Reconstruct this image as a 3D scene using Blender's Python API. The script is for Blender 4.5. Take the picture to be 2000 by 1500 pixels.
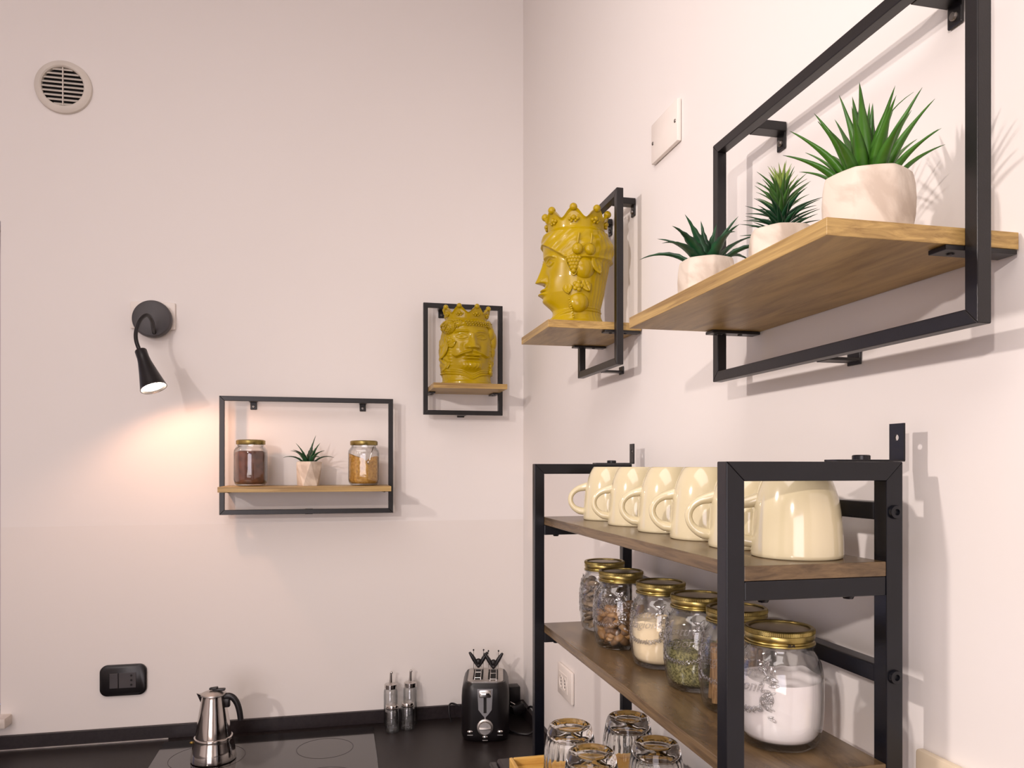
import bpy, bmesh, math, random
import numpy as np
from mathutils import Vector, Matrix

PI = math.pi
random.seed(7)
rng = np.random.default_rng(7)
for o in list(bpy.data.objects):
    bpy.data.objects.remove(o, do_unlink=True)
scene = bpy.context.scene
C = scene.collection

# ------------------------------------------------------------------ camera
cam_d = bpy.data.cameras.new('camera')
cam = bpy.data.objects.new('camera', cam_d)
C.objects.link(cam)
cam.location = (-0.565, -2.333, 1.671)
cam.rotation_euler = (PI / 2, 0, -math.radians(12.77))
cam_d.sensor_fit = 'HORIZONTAL'
cam_d.sensor_width = 36
cam_d.lens = 27.0
cam_d.shift_y = 0.0805
cam_d.clip_start = 0.02
scene.camera = cam

# ------------------------------------------------------------------ world, lights, exposure
w = bpy.data.worlds.new('dusk_sky')
scene.world = w
w.use_nodes = True
w.node_tree.nodes['Background'].inputs[0].default_value = (0.42, 0.52, 1.0, 1)
w.node_tree.nodes['Background'].inputs[1].default_value = 1.3

def area(name, loc, target, size, power, col, size_y=None):
    d = bpy.data.lights.new(name, 'AREA')
    d.energy = power; d.color = col; d.size = size
    if size_y:
        d.shape = 'RECTANGLE'; d.size_y = size_y
    o = bpy.data.objects.new(name, d); C.objects.link(o)
    o.location = loc
    o.rotation_euler = (Vector(target) - Vector(loc)).to_track_quat('-Z', 'Y').to_euler()
    return o

def point(name, loc, power, col, rad):
    d = bpy.data.lights.new(name, 'POINT')
    d.energy = power; d.color = col; d.shadow_soft_size = rad
    o = bpy.data.objects.new(name, d); C.objects.link(o); o.location = loc
    return o

def spot(name, loc, target, power, col, rad, ang, blend):
    d = bpy.data.lights.new(name, 'SPOT')
    d.energy = power; d.color = col; d.shadow_soft_size = rad; d.spot_size = math.radians(ang); d.spot_blend = blend
    o = bpy.data.objects.new(name, d); C.objects.link(o); o.location = loc
    o.rotation_euler = (Vector(target) - Vector(loc)).to_track_quat('-Z', 'Y').to_euler()
    return o

WARM = (1.0, 0.885, 0.835)
spot('track_spot_light', (-2.4, -4.0, 2.57), (.2, -1.1, 1.55), 160, WARM, .05, 68, 1.0)
spot('near_spot_light', (-1.55, -1.6, 2.25), (0, -1.2, 1.65), 41, WARM, .03, 112, 1.0)
area('rear_fill_light', (-1.9, -4.9, 1.5), (-1.2, 0, 1.3), 1.8, 39, (1.0, .88, .84), 1.6)  # unseen fill added behind the camera to lift the lower walls evenly
area('overhead_fill_light', (-1.5, -2.6, 3.5), (-1.5, -2.6, 0), 1.6, 34, (1.0, .91, .88), 2.2)  # broad soft fill added overhead for ambient light, no fixture modelled

scene.cycles.transparent_max_bounces = 32
scene.cycles.transmission_bounces = 20
scene.cycles.max_bounces = 20
vs = scene.view_settings
scene.display_settings.display_device = 'sRGB'
vs.view_transform = 'Standard'
try:
    vs.look = 'None'
except Exception:
    pass
vs.exposure = 0.05
vs.gamma = 1.0
vs.use_curve_mapping = False

# ------------------------------------------------------------------ materials
def lin(r, g, b):
    f = lambda c: (c / 255 / 12.92) if c / 255 <= 0.04045 else ((c / 255 + 0.055) / 1.055) ** 2.4
    return (f(r), f(g), f(b), 1)

def new_mat(name):
    m = bpy.data.materials.new(name); m.use_nodes = True
    nt = m.node_tree
    return m, nt, nt.nodes['Principled BSDF']

def noise_mat(name, c1, c2, scale=8, rough=0.5, metal=0, bump=0.0, bscale=None, stretch=(1, 1, 1), detail=4,
              lo=0.35, hi=0.65, coat=0, spec=0.5, rvar=0.0, distort=0):
    m, nt, b = new_mat(name)
    tc = nt.nodes.new('ShaderNodeTexCoord'); mp = nt.nodes.new('ShaderNodeMapping')
    mp.inputs['Scale'].default_value = stretch
    nt.links.new(tc.outputs['Object'], mp.inputs[0])
    n = nt.nodes.new('ShaderNodeTexNoise'); n.inputs['Scale'].default_value = scale
    n.inputs['Detail'].default_value = detail; n.inputs['Distortion'].default_value = distort
    nt.links.new(mp.outputs[0], n.inputs['Vector'])
    r = nt.nodes.new('ShaderNodeValToRGB')
    r.color_ramp.elements[0].position = lo; r.color_ramp.elements[0].color = c1
    r.color_ramp.elements[1].position = hi; r.color_ramp.elements[1].color = c2
    nt.links.new(n.outputs['Fac'], r.inputs[0]); nt.links.new(r.outputs[0], b.inputs['Base Color'])
    b.inputs['Roughness'].default_value = rough; b.inputs['Metallic'].default_value = metal
    b.inputs['Coat Weight'].default_value = coat; b.inputs['Coat Roughness'].default_value = 0.03
    b.inputs['Specular IOR Level'].default_value = spec
    if bump:
        n2 = nt.nodes.new('ShaderNodeTexNoise'); n2.inputs['Scale'].default_value = bscale or scale * 4
        n2.inputs['Detail'].default_value = 5
        nt.links.new(mp.outputs[0], n2.inputs['Vector'])
        bp = nt.nodes.new('ShaderNodeBump'); bp.inputs['Strength'].default_value = bump
        bp.inputs['Distance'].default_value = 0.001
        nt.links.new(n2.outputs['Fac'], bp.inputs['Height']); nt.links.new(bp.outputs[0], b.inputs['Normal'])
    if rvar:
        mr = nt.nodes.new('ShaderNodeMapRange')
        mr.inputs['To Min'].default_value = rough - rvar; mr.inputs['To Max'].default_value = rough + rvar
        nt.links.new(n.outputs['Fac'], mr.inputs['Value']); nt.links.new(mr.outputs[0], b.inputs['Roughness'])
    return m

def wall_mat(name, enamel=False):
    m, nt, b = new_mat(name)
    geo = nt.nodes.new('ShaderNodeNewGeometry')
    n = nt.nodes.new('ShaderNodeTexNoise'); n.inputs['Scale'].default_value = 1.7; n.inputs['Detail'].default_value = 3
    nt.links.new(geo.outputs['Position'], n.inputs['Vector'])
    r = nt.nodes.new('ShaderNodeValToRGB')
    r.color_ramp.elements[0].position = 0.3; r.color_ramp.elements[0].color = (0.80, 0.755, 0.725, 1)
    r.color_ramp.elements[1].position = 0.7; r.color_ramp.elements[1].color = (0.815, 0.77, 0.74, 1)
    nt.links.new(n.outputs['Fac'], r.inputs[0])
    b.inputs['Roughness'].default_value = 0.75
    n2 = nt.nodes.new('ShaderNodeTexNoise'); n2.inputs['Scale'].default_value = 55; n2.inputs['Detail'].default_value = 6
    nt.links.new(geo.outputs['Position'], n2.inputs['Vector'])
    bp = nt.nodes.new('ShaderNodeBump'); bp.inputs['Strength'].default_value = 0.10; bp.inputs['Distance'].default_value = 0.002
    nt.links.new(n2.outputs['Fac'], bp.inputs['Height']); nt.links.new(bp.outputs[0], b.inputs['Normal'])
    if enamel:      # a band of washable enamel paint up to 1.506 m
        sp = nt.nodes.new('ShaderNodeSeparateXYZ'); nt.links.new(geo.outputs['Position'], sp.inputs[0])
        ml = nt.nodes.new('ShaderNodeMath'); ml.operation = 'LESS_THAN'; ml.inputs[1].default_value = 1.506
        nt.links.new(sp.outputs['Z'], ml.inputs[0])
        mx = nt.nodes.new('ShaderNodeMix'); mx.data_type = 'RGBA'
        nt.links.new(ml.outputs[0], mx.inputs['Factor']); nt.links.new(r.outputs[0], mx.inputs['A'])
        mx.inputs['B'].default_value = (0.77, 0.715, 0.675, 1)
        nt.links.new(mx.outputs['Result'], b.inputs['Base Color'])
        m2 = nt.nodes.new('ShaderNodeMath'); m2.operation = 'MULTIPLY_ADD'; m2.inputs[1].default_value = -0.3; m2.inputs[2].default_value = 0.75
        nt.links.new(ml.outputs[0], m2.inputs[0]); nt.links.new(m2.outputs[0], b.inputs['Roughness'])
    else:
        nt.links.new(r.outputs[0], b.inputs['Base Color'])
    return m

def wood_mat(name, dark, light, sx=2.0, rough=0.45, ring=18):
    m, nt, b = new_mat(name)
    tc = nt.nodes.new('ShaderNodeTexCoord'); mp = nt.nodes.new('ShaderNodeMapping')
    mp.inputs['Scale'].default_value = (sx, ring * 1.0, ring * 6)
    nt.links.new(tc.outputs['Object'], mp.inputs[0])
    n = nt.nodes.new('ShaderNodeTexNoise'); n.inputs['Scale'].default_value = 2.2; n.inputs['Detail'].default_value = 7
    n.inputs['Roughness'].default_value = 0.65; n.inputs['Distortion'].default_value = 0.6
    nt.links.new(mp.outputs[0], n.inputs['Vector'])
    r = nt.nodes.new('ShaderNodeValToRGB')
    r.color_ramp.elements[0].position = 0.33; r.color_ramp.elements[0].color = dark
    r.color_ramp.elements[1].position = 0.62; r.color_ramp.elements[1].color = light
    nt.links.new(n.outputs['Fac'], r.inputs[0]); nt.links.new(r.outputs[0], b.inputs['Base Color'])
    b.inputs['Roughness'].default_value = rough
    bp = nt.nodes.new('ShaderNodeBump'); bp.inputs['Strength'].default_value = 0.15; bp.inputs['Distance'].default_value = 0.0005
    nt.links.new(n.outputs['Fac'], bp.inputs['Height']); nt.links.new(bp.outputs[0], b.inputs['Normal'])
    return m

def thin_glass(name, tint=(0.93, 0.95, 0.95), edge=(0.45, 0.48, 0.48), bump=0.0, bscale=60, refl=0.05):
    m = bpy.data.materials.new(name); m.use_nodes = True; nt = m.node_tree; nt.nodes.clear()
    out = nt.nodes.new('ShaderNodeOutputMaterial')
    tr = nt.nodes.new('ShaderNodeBsdfTransparent'); gl = nt.nodes.new('ShaderNodeBsdfGlossy')
    gl.inputs['Roughness'].default_value = 0.02; gl.inputs['Color'].default_value = (1, 1, 1, 1)
    lw = nt.nodes.new('ShaderNodeLayerWeight'); lw.inputs['Blend'].default_value = 0.5
    r = nt.nodes.new('ShaderNodeValToRGB')
    r.color_ramp.elements[0].position = 0.25; r.color_ramp.elements[0].color = (*tint, 1)
    r.color_ramp.elements[1].position = 0.95; r.color_ramp.elements[1].color = (*edge, 1)
    nt.links.new(lw.outputs['Facing'], r.inputs[0]); nt.links.new(r.outputs[0], tr.inputs['Color'])
    pw = nt.nodes.new('ShaderNodeMath'); pw.operation = 'POWER'; pw.inputs[1].default_value = 4.0
    nt.links.new(lw.outputs['Facing'], pw.inputs[0])
    fr = nt.nodes.new('ShaderNodeMath'); fr.operation = 'MULTIPLY_ADD'; fr.inputs[1].default_value = 0.80; fr.inputs[2].default_value = refl
    nt.links.new(pw.outputs[0], fr.inputs[0])
    mx = nt.nodes.new('ShaderNodeMixShader')
    nt.links.new(fr.outputs[0], mx.inputs[0]); nt.links.new(tr.outputs[0], mx.inputs[1]); nt.links.new(gl.outputs[0], mx.inputs[2])
    if bump:
        tc = nt.nodes.new('ShaderNodeTexCoord')
        n = nt.nodes.new('ShaderNodeTexNoise'); n.inputs['Scale'].default_value = bscale; n.inputs['Detail'].default_value = 2
        nt.links.new(tc.outputs['Object'], n.inputs['Vector'])
        bp = nt.nodes.new('ShaderNodeBump'); bp.inputs['Strength'].default_value = bump; bp.inputs['Distance'].default_value = 0.003
        nt.links.new(n.outputs['Fac'], bp.inputs['Height'])
        for q in (gl, lw):
            nt.links.new(bp.outputs[0], q.inputs['Normal'])
    nt.links.new(mx.outputs[0], out.inputs[0])
    return m

M = {}
M['wall'] = wall_mat('wall_plaster')
M['wall_enamel'] = wall_mat('wall_plaster_enamel', True)
M['ceiling'] = noise_mat('ceiling_paint', (0.8, 0.77, 0.75, 1), (0.82, 0.79, 0.77, 1), 3, 0.8)
M['floor'] = wood_mat('floor_boards', lin(120, 90, 65), lin(165, 130, 95), 1.5, 0.4, 5)
M['metal'] = noise_mat('black_powder_coat', lin(15, 12, 14), lin(20, 17, 19), 40, 0.36, 0.0, 0.08, 700)
M['rackmetal'] = noise_mat('satin_black_steel', lin(12, 13, 19), lin(16, 17, 24), 30, 0.27, 0.0, 0.05, 900, spec=0.4)
M['screw'] = noise_mat('screw_steel', lin(90, 85, 80), lin(140, 135, 130), 60, 0.35, 0.9)
M['oak'] = wood_mat('oak_veneer', lin(134, 104, 58), lin(186, 154, 94), 2.5, 0.42, 14)
M['walnut'] = wood_mat('walnut_laminate', lin(74, 57, 38), lin(116, 94, 66), 3.0, 0.27, 10)
M['bamboo'] = wood_mat('bamboo', lin(180, 132, 58), lin(216, 172, 92), 2.5, 0.4, 8)
M['ceramic'] = noise_mat('mustard_glaze', lin(160, 132, 0), lin(176, 148, 0), 14, 0.30, 0, 0.10, 60, coat=.45, spec=.2)
M['mug'] = noise_mat('cream_glaze', lin(208, 196, 160), lin(216, 204, 170), 6, 0.14, 0, 0.02, 20, coat=0.7)
M['marble'] = noise_mat('marble_resin', lin(190, 174, 158), lin(216, 203, 188), 9, 0.5, 0, 0.05, 60, detail=6, lo=0.36, hi=0.5, distort=2.5)
M['leaf_bright'] = noise_mat('leaf_bright', lin(34, 84, 16), lin(72, 122, 34), 22, 0.36, stretch=(1, 1, 1))
M['leaf_dark'] = noise_mat('leaf_dark', lin(14, 52, 30), lin(34, 84, 48), 40, 0.4)
M['leaf_mid'] = noise_mat('leaf_mid', lin(30, 74, 30), lin(72, 112, 44), 40, 0.42)
M['leaf_tip'] = noise_mat('leaf_young', lin(92, 122, 40), lin(128, 150, 60), 40, 0.42)
M['soil'] = noise_mat('potting_soil', lin(40, 34, 28), lin(80, 70, 58), 200, 0.95)
M['jarglass'] = thin_glass('jar_glass', (0.985, 0.99, 0.99), (0.60, 0.61, 0.61), 0.22, 38)
M['emboss'] = thin_glass('embossed_glass', (0.93, 0.93, 0.93), (0.55, 0.55, 0.55), 0.5, 220, 0.16)
M['bottleglass'] = thin_glass('bottle_glass', (0.96, 0.965, 0.965), (0.45, 0.46, 0.46), refl=.09)
M['gold'] = noise_mat('gold_tin', lin(140, 124, 72), lin(168, 150, 94), 60, 0.32, 1.0, 0.1, 150)
M['lidtop'] = noise_mat('lid_top_tin', lin(128, 112, 90), lin(148, 132, 108), 40, 0.34, 0.6)
M['chrome'] = noise_mat('chrome', lin(215, 212, 210), lin(228, 226, 224), 10, 0.10, 1.0)
M['steel'] = noise_mat('polished_steel', lin(198, 192, 188), lin(215, 210, 206), 10, 0.09, 1.0)
M['brushed'] = noise_mat('brushed_steel', lin(176, 170, 166), lin(200, 195, 190), 60, 0.36, 1.0, stretch=(1, 12, 1))
M['blackplastic'] = noise_mat('black_plastic', lin(18, 15, 17), lin(25, 21, 23), 30, 0.34, 0, 0.05, 400, spec=.4)
M['toaster'] = noise_mat('toaster_shell', lin(14, 11, 12), lin(20, 16, 18), 20, 0.34, 0, 0.03, 500, spec=.35)
M['darkslot'] = noise_mat('dark_cavity', lin(12, 10, 10), lin(20, 17, 16), 30, 0.8)
M['whiteplastic'] = noise_mat('white_plastic', lin(232, 222, 214), lin(238, 230, 222), 8, 0.32)
M['ventplastic'] = noise_mat('aged_vent_plastic', lin(208, 200, 190), lin(218, 210, 200), 12, 0.5)
M['cream'] = noise_mat('cream_plate', lin(222, 205, 178), lin(228, 212, 186), 8, 0.4)
M['counter'] = noise_mat('dark_stone_laminate', lin(27, 21, 21), lin(36, 29, 28), 120, 0.42, 0, 0.08, 900, rvar=0.04, spec=.3)
M['upstand'] = noise_mat('upstand_laminate', lin(34, 27, 29), lin(42, 35, 36), 120, 0.4, 0, 0.05, 900, spec=.3)
M['hob'] = noise_mat('hob_glass', lin(22, 19, 19), lin(26, 22, 22), 3, 0.10, 0, coat=0.5)
M['sealline'] = noise_mat('aluminium_seal', lin(180, 170, 165), lin(200, 190, 182), 50, 0.35, 0.8)
M['stone'] = noise_mat('marble_sill', lin(196, 184, 174), lin(226, 216, 206), 14, 0.3, detail=6)
M['frame'] = noise_mat('painted_window_frame', lin(196, 186, 184), lin(206, 196, 194), 10, 0.45)
M['cabinet'] = noise_mat('dark_cabinet_front', lin(56, 48, 46), lin(66, 58, 54), 10, 0.5)
M['lampblack'] = noise_mat('lamp_black', lin(52, 47, 49), lin(62, 57, 58), 20, 0.45)
M['cocoa'] = noise_mat('cocoa_powder', lin(74, 38, 24), lin(104, 58, 38), 60, 0.95, 0, 0.6, 120)
M['sugar'] = noise_mat('cane_sugar', lin(170, 122, 44), lin(202, 156, 72), 160, 0.9, 0, 0.7, 500)
M['flour'] = noise_mat('cream_flour', lin(232, 210, 172), lin(244, 226, 192), 20, 0.95, 0, 0.4, 80)
M['salt'] = noise_mat('white_salt', lin(238, 230, 228), lin(246, 240, 238), 20, 0.9, 0, 0.2, 300)
M['herb'] = noise_mat('dried_oregano', lin(74, 72, 36), lin(146, 140, 90), 330, 0.95, 0, 0.9, 400, detail=3, lo=0.38, hi=0.62)
M['almond'] = noise_mat('almond_light', lin(136, 96, 54), lin(168, 128, 78), 40, 0.5)
M['almond2'] = noise_mat('almond_skin', lin(90, 64, 42), lin(126, 94, 62), 90, 0.6)
M['cinnamon'] = noise_mat('cinnamon', lin(112, 80, 48), lin(160, 124, 80), 50, 0.8, stretch=(6, 6, 1))
M['bean'] = noise_mat('dried_mushroom', lin(96, 80, 62), lin(150, 130, 106), 60, 0.8)
M['brass'] = noise_mat('brass', lin(170, 140, 70), lin(190, 160, 90), 20, 0.3, 1.0)

# bulb
mb, ntb, bb = new_mat('lit_bulb')
bb.inputs['Emission Color'].default_value = (1.0, 0.80, 0.62, 1); bb.inputs['Emission Strength'].default_value = 25
M['bulb'] = mb
# window pane
M['pane'] = thin_glass('window_pane', (0.95, 0.96, 0.98), (0.7, 0.7, 0.72))
# drinking glass: refracting
mg, ntg, bg = new_mat('pressed_glass')
bg.inputs['Base Color'].default_value = (0.97, 0.98, 0.97, 1); bg.inputs['Roughness'].default_value = 0.0
bg.inputs['Transmission Weight'].default_value = 1.0; bg.inputs['IOR'].default_value = 1.46
M['tumbler'] = mg

# ------------------------------------------------------------------ mesh helpers
class MB:
    def __init__(s):
        s.v = []; s.f = []
    def add(s, verts, faces, mat=None):
        n = len(s.v)
        if mat is not None:
            verts = [mat @ Vector(p) for p in verts]
        s.v += [tuple(p) for p in verts]
        s.f += [tuple(i + n for i in fc) for fc in faces]
        return s
    def addbm(s, bm, mat=None):
        bm.verts.index_update()
        s.add([v.co.copy() for v in bm.verts], [[v.index for v in f.verts] for f in bm.faces], mat)
        bm.free(); return s
    def box(s, lo, hi, bev=0.0, mat=None, seg=2):
        bm = bmesh.new(); bmesh.ops.create_cube(bm, size=1)
        c = [(a + b) / 2 for a, b in zip(lo, hi)]; d = [b - a for a, b in zip(lo, hi)]
        for v in bm.verts:
            v.co = Vector((c[0] + v.co.x * d[0], c[1] + v.co.y * d[1], c[2] + v.co.z * d[2]))
        if bev:
            bmesh.ops.bevel(bm, geom=bm.edges[:], offset=min(bev, min(d) * 0.45), segments=seg, affect='EDGES', profile=0.5)
        return s.addbm(bm, mat)
    def lathe(s, prof, seg=48, mat=None, facet=0, famt=0.0, flute=0, fa=0.0, frange=None, close=False):
        vs = []; fs = []
        n = len(prof)
        for i, (r, z) in enumerate(prof):
            for k in range(seg):
                a = 2 * PI * k / seg; rr = r
                if facet:
                    q = (a % (2 * PI / facet)) - PI / facet
                    rr = r * ((1 - famt) + famt * math.cos(PI / facet) / math.cos(q))
                if flute and (frange is None or frange[0] <= z <= frange[1]):
                    rr = r + fa * abs(math.cos(flute * a / 2))
                vs.append((rr * math.cos(a), rr * math.sin(a), z))
        for i in range(n - 1):
            for k in range(seg):
                k2 = (k + 1) % seg
                fs.append((i * seg + k, i * seg + k2, (i + 1) * seg + k2, (i + 1) * seg + k))
        if close:
            for k in range(seg):
                k2 = (k + 1) % seg
                fs.append(((n - 1) * seg + k, (n - 1) * seg + k2, k2, k))
        else:
            if prof[0][0] > 1e-6: fs.append(tuple(range(seg))[::-1])
            if prof[-1][0] > 1e-6: fs.append(tuple((n - 1) * seg + k for k in range(seg)))
        return s.add(vs, fs, mat)
    def tube(s, pts, rad, seg=10, mat=None, caps=True):
        pts = [Vector(p) for p in pts]; n = len(pts)
        rads = rad if isinstance(rad, (list, tuple)) else [rad] * n
        vs = []; fs = []
        t0 = (pts[1] - pts[0]).normalized()
        up = Vector((0, 0, 1)) if abs(t0.z) < 0.9 else Vector((1, 0, 0))
        nrm = t0.cross(up).normalized()
        for i in range(n):
            t = (pts[min(i + 1, n - 1)] - pts[max(i - 1, 0)]).normalized()
            nrm = (nrm - t * nrm.dot(t)).normalized()
            bn = t.cross(nrm)
            for k in range(seg):
                a = 2 * PI * k / seg
                vs.append(pts[i] + (nrm * math.cos(a) + bn * math.sin(a)) * rads[i])
        for i in range(n - 1):
            for k in range(seg):
                k2 = (k + 1) % seg
                fs.append((i * seg + k, i * seg + k2, (i + 1) * seg + k2, (i + 1) * seg + k))
        if caps:
            fs.append(tuple(range(seg))[::-1]); fs.append(tuple((n - 1) * seg + k for k in range(seg)))
        return s.add(vs, fs, mat)
    def sphere(s, c, r, u=16, v=10, mat=None):
        rx, ry, rz = r if isinstance(r, (list, tuple)) else (r, r, r)
        bm = bmesh.new(); bmesh.ops.create_uvsphere(bm, u_segments=u, v_segments=v, radius=1)
        for q in bm.verts:
            q.co = Vector((c[0] + q.co.x * rx, c[1] + q.co.y * ry, c[2] + q.co.z * rz))
        return s.addbm(bm, mat)
    def prism(s, outline, z0, z1, mat=None):
        n = len(outline)
        vs = [(x, y, z0) for x, y in outline] + [(x, y, z1) for x, y in outline]
        fs = [tuple(range(n))[::-1], tuple(range(n, 2 * n))]
        for k in range(n):
            k2 = (k + 1) % n; fs.append((k, k2, n + k2, n + k))
        return s.add(vs, fs, mat)
    def build(s, name, mat, parent=None, smooth=None, loc=None, auto=None):
        me = bpy.data.meshes.new(name)
        me.from_pydata(s.v, [], s.f); me.update()
        bm = bmesh.new(); bm.from_mesh(me); bmesh.ops.recalc_face_normals(bm, faces=bm.faces[:]); bm.to_mesh(me); bm.free()
        me.materials.append(mat)
        if smooth:
            me.polygons.foreach_set('use_smooth', [True] * len(me.polygons))
            try:
                me.set_sharp_from_angle(angle=math.radians(smooth if smooth is not True else 40))
            except Exception:
                pass
        o = bpy.data.objects.new(name, me); C.objects.link(o)
        if parent: o.parent = parent
        if loc: o.location = loc
        return o

def smooth_path(p, n=6):
    p = [Vector(q) for q in p]; out = []
    for i in range(len(p) - 1):
        a, b_, c, d = p[max(i - 1, 0)], p[i], p[i + 1], p[min(i + 2, len(p) - 1)]
        for k in range(n):
            u = k / n
            out.append(.5 * ((2 * b_) + (-a + c) * u + (2 * a - 5 * b_ + 4 * c - d) * u * u + (-a + 3 * b_ - 3 * c + d) * u ** 3))
    out.append(p[-1]); return out

def tag(o, label, cat, group=None):
    o['label'] = label; o['category'] = cat
    if group: o['group'] = group
    return o

def thing(name, label, cat, loc=(0, 0, 0), rz=0, group=None):
    o = bpy.data.objects.new(name, None); C.objects.link(o)
    o.empty_display_size = 0.03
    o.location = loc; o.rotation_euler = (0, 0, rz)
    return tag(o, label, cat, group)

def struct(o):
    o['kind'] = 'structure'; return o

def copy_tree(o, parent=None):
    c = o.copy(); C.objects.link(c); c.parent = parent
    for ch in list(o.children):
        if ch != c: copy_tree(ch, c)
    return c

def hexring(n, r, z, off=0):
    return [(r * math.cos(2 * PI * k / n + off), r * math.sin(2 * PI * k / n + off), z) for k in range(n)]

def rrect(w, d, r, n=6):
    pts = []
    for cx, cy, a0 in ((w / 2 - r, d / 2 - r, 0), (-w / 2 + r, d / 2 - r, PI / 2), (-w / 2 + r, -d / 2 + r, PI), (w / 2 - r, -d / 2 + r, 1.5 * PI)):
        for k in range(n + 1):
            a = a0 + PI / 2 * k / n
            pts.append((cx + r * math.cos(a), cy + r * math.sin(a)))
    return pts

# ------------------------------------------------------------------ room shell
RX0, RY0, RH = -3.6, -5.2, 3.6
WX1 = -1.455; WX0 = -2.45; WZ0 = 1.0; WZ1 = 2.335          # window in the far wall
b = MB()
b.box((RX0 - .3, 0, 0), (WX0, .3, RH)); b.box((WX1, 0, 0), (0.3, .3, RH))
b.box((WX0, 0, 0), (WX1, .3, WZ0 - .03)); b.box((WX0, 0, WZ1), (WX1, .3, RH))
struct(b.build('wall_back', M['wall_enamel']))
struct(MB().box((0, RY0 - .3, 0), (.3, 0, RH)).build('wall_right', M['wall']))
struct(MB().box((RX0 - .3, RY0 - .3, 0), (RX0, 0, RH)).build('wall_left', M['wall']))
b = MB()
b.box((RX0, RY0 - .3, 0), (-2.9, RY0, RH)); b.box((-1.2, RY0 - .3, 0), (0, RY0, RH))
b.box((-2.9, RY0 - .3, 0), (-1.2, RY0, .9)); b.box((-2.9, RY0 - .3, 2.5), (-1.2, RY0, RH))
struct(b.build('wall_front', M['wall']))
struct(MB().box((RX0 - .3, RY0 - .3, -.1), (.3, .3, 0)).build('floor', M['floor']))
struct(MB().box((RX0 - .3, RY0 - .3, RH), (.3, .3, RH + .1)).build('ceiling', M['ceiling']))

def window(name, x0, x1, z0, z1, y0, y1):
    fr = MB(); t = .045
    fr.box((x0, y0, z0), (x0 + t, y1, z1), .004); fr.box((x1 - t, y0, z0), (x1, y1, z1), .004)
    fr.box((x0 + t, y0, z0), (x1 - t, y1, z0 + t), .004); fr.box((x0 + t, y0, z1 - t), (x1 - t, y1, z1), .004)
    xm = (x0 + x1) / 2
    fr.box((xm - .03, y0, z0 + t), (xm + .03, y1, z1 - t), .004)
    o = struct(fr.build(name, M['frame']))
    ym = (y0 + y1) / 2
    MB().box((x0 + t, ym - .003, z0 + t), (xm - .03, ym + .003, z1 - t)).build('pane', M['pane'], o)
    MB().box((xm + .03, ym - .003, z0 + t), (x1 - t, ym + .003, z1 - t)).build('pane', M['pane'], o)
    return o
w1 = window('window_1', WX0, WX1, WZ0, WZ1, .10, .16)
for z in (1.12, 1.62, 2.2):
    MB().lathe([(.007, 0), (.007, .06)], 12).build('hinge', M['blackplastic'], w1, loc=(WX1 - .01, .092, z))
MB().box((WX0 - .03, -.045, .972), (-1.428, .10, 1.0), .004).build('sill', M['stone'], w1, True)
window('window_2', -2.9, -1.2, .9, 2.5, RY0 - .16, RY0 - .10)

# ------------------------------------------------------------------ kitchen run
CT = 0.905
b = MB()
b.prism([(-2.6, 0), (-2.6, -.62), (-.60, -.62), (-.60, -1.98), (0, -1.98), (0, 0)], CT - .04, CT)
tag(b.build('worktop', M['counter']), 'dark brown laminate worktop running into the corner under the black hob', 'worktop')
b = MB()
b.box((-2.6, -.012, CT), (0, 0, CT + .038), .001)
b.box((-.012, -1.98, CT), (0, -.012, CT + .038), .001)
up = tag(b.build('upstand', M['upstand']), 'low dark upstand strip along the walls at the back of the worktop', 'upstand')
MB().box((-2.6, -.0145, CT + .0001), (-1.03, -.012, CT + .0028)).build('seal', M['sealline'], up)['label'] = 'pale metal seal line at foot of upstand'

def base_run(lx, x0, x1, y0, y1, face, label):
    t = thing('base_cabinet', label, 'cabinet', ((x0 + x1) / 2, (y0 + y1) / 2, 0))
    hx, hy = (x1 - x0) / 2, (y1 - y0) / 2
    MB().box((-hx, -hy, .1), (hx, hy, CT - .0405)).build('body', M['cabinet'], t)
    MB().box((-hx + .04, -hy + .04, 0), (hx - .04, hy - .04, .1)).build('plinth', M['darkslot'], t)
    L = (x1 - x0) if face == 'y' else (y1 - y0)
    n = max(1, round(L / .5))
    for k in range(n):
        a = -L / 2 + L * k / n + .002; c = -L / 2 + L * (k + 1) / n - .002
        if face == 'y':
            d = MB().box((a, -hy - .018, .11), (c, -hy, CT - .05), .002).build('door', M['cabinet'], t)
            MB().box((a + .1, -hy - .032, CT - .09), (c - .1, -hy - .018, CT - .08), .002).build('handle', M['brushed'], d)
        else:
            d = MB().box((-hx - .018, a, .11), (-hx, c, CT - .05), .002).build('door', M['cabinet'], t)
            MB().box((-hx - .032, a + .1, CT - .09), (-hx - .018, c - .1, CT - .08), .002).build('handle', M['brushed'], d)
base_run(0, -2.59, -.60, -.58, -.001, 'y', 'dark base cabinets below the hob worktop')
base_run(0, -.57, -.001, -1.97, -.64, 'x', 'dark base cabinets below the microwave')

# hob
hob = thing('induction_hob', 'black glass induction hob set in the worktop under the coffee pot', 'hob', (-.749, -.305, CT))
MB().box((-.285, -.258, .0003), (.285, .258, .004), .0012).build('glass_top', M['hob'], hob)
for (cx, cy, r) in ((-.15, .11, .095), (.15, .11, .075), (-.15, -.12, .075), (.15, -.12, .095)):
    bmr = MB(); bmr.lathe([(r, .0041), (r, .0043), (r - .0012, .0043), (r - .0012, .0041)], 64, Matrix.Translation((cx, cy, 0)), close=True)
    bmr.build('cooking_zone_ring', M['upstand'], hob)

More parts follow.
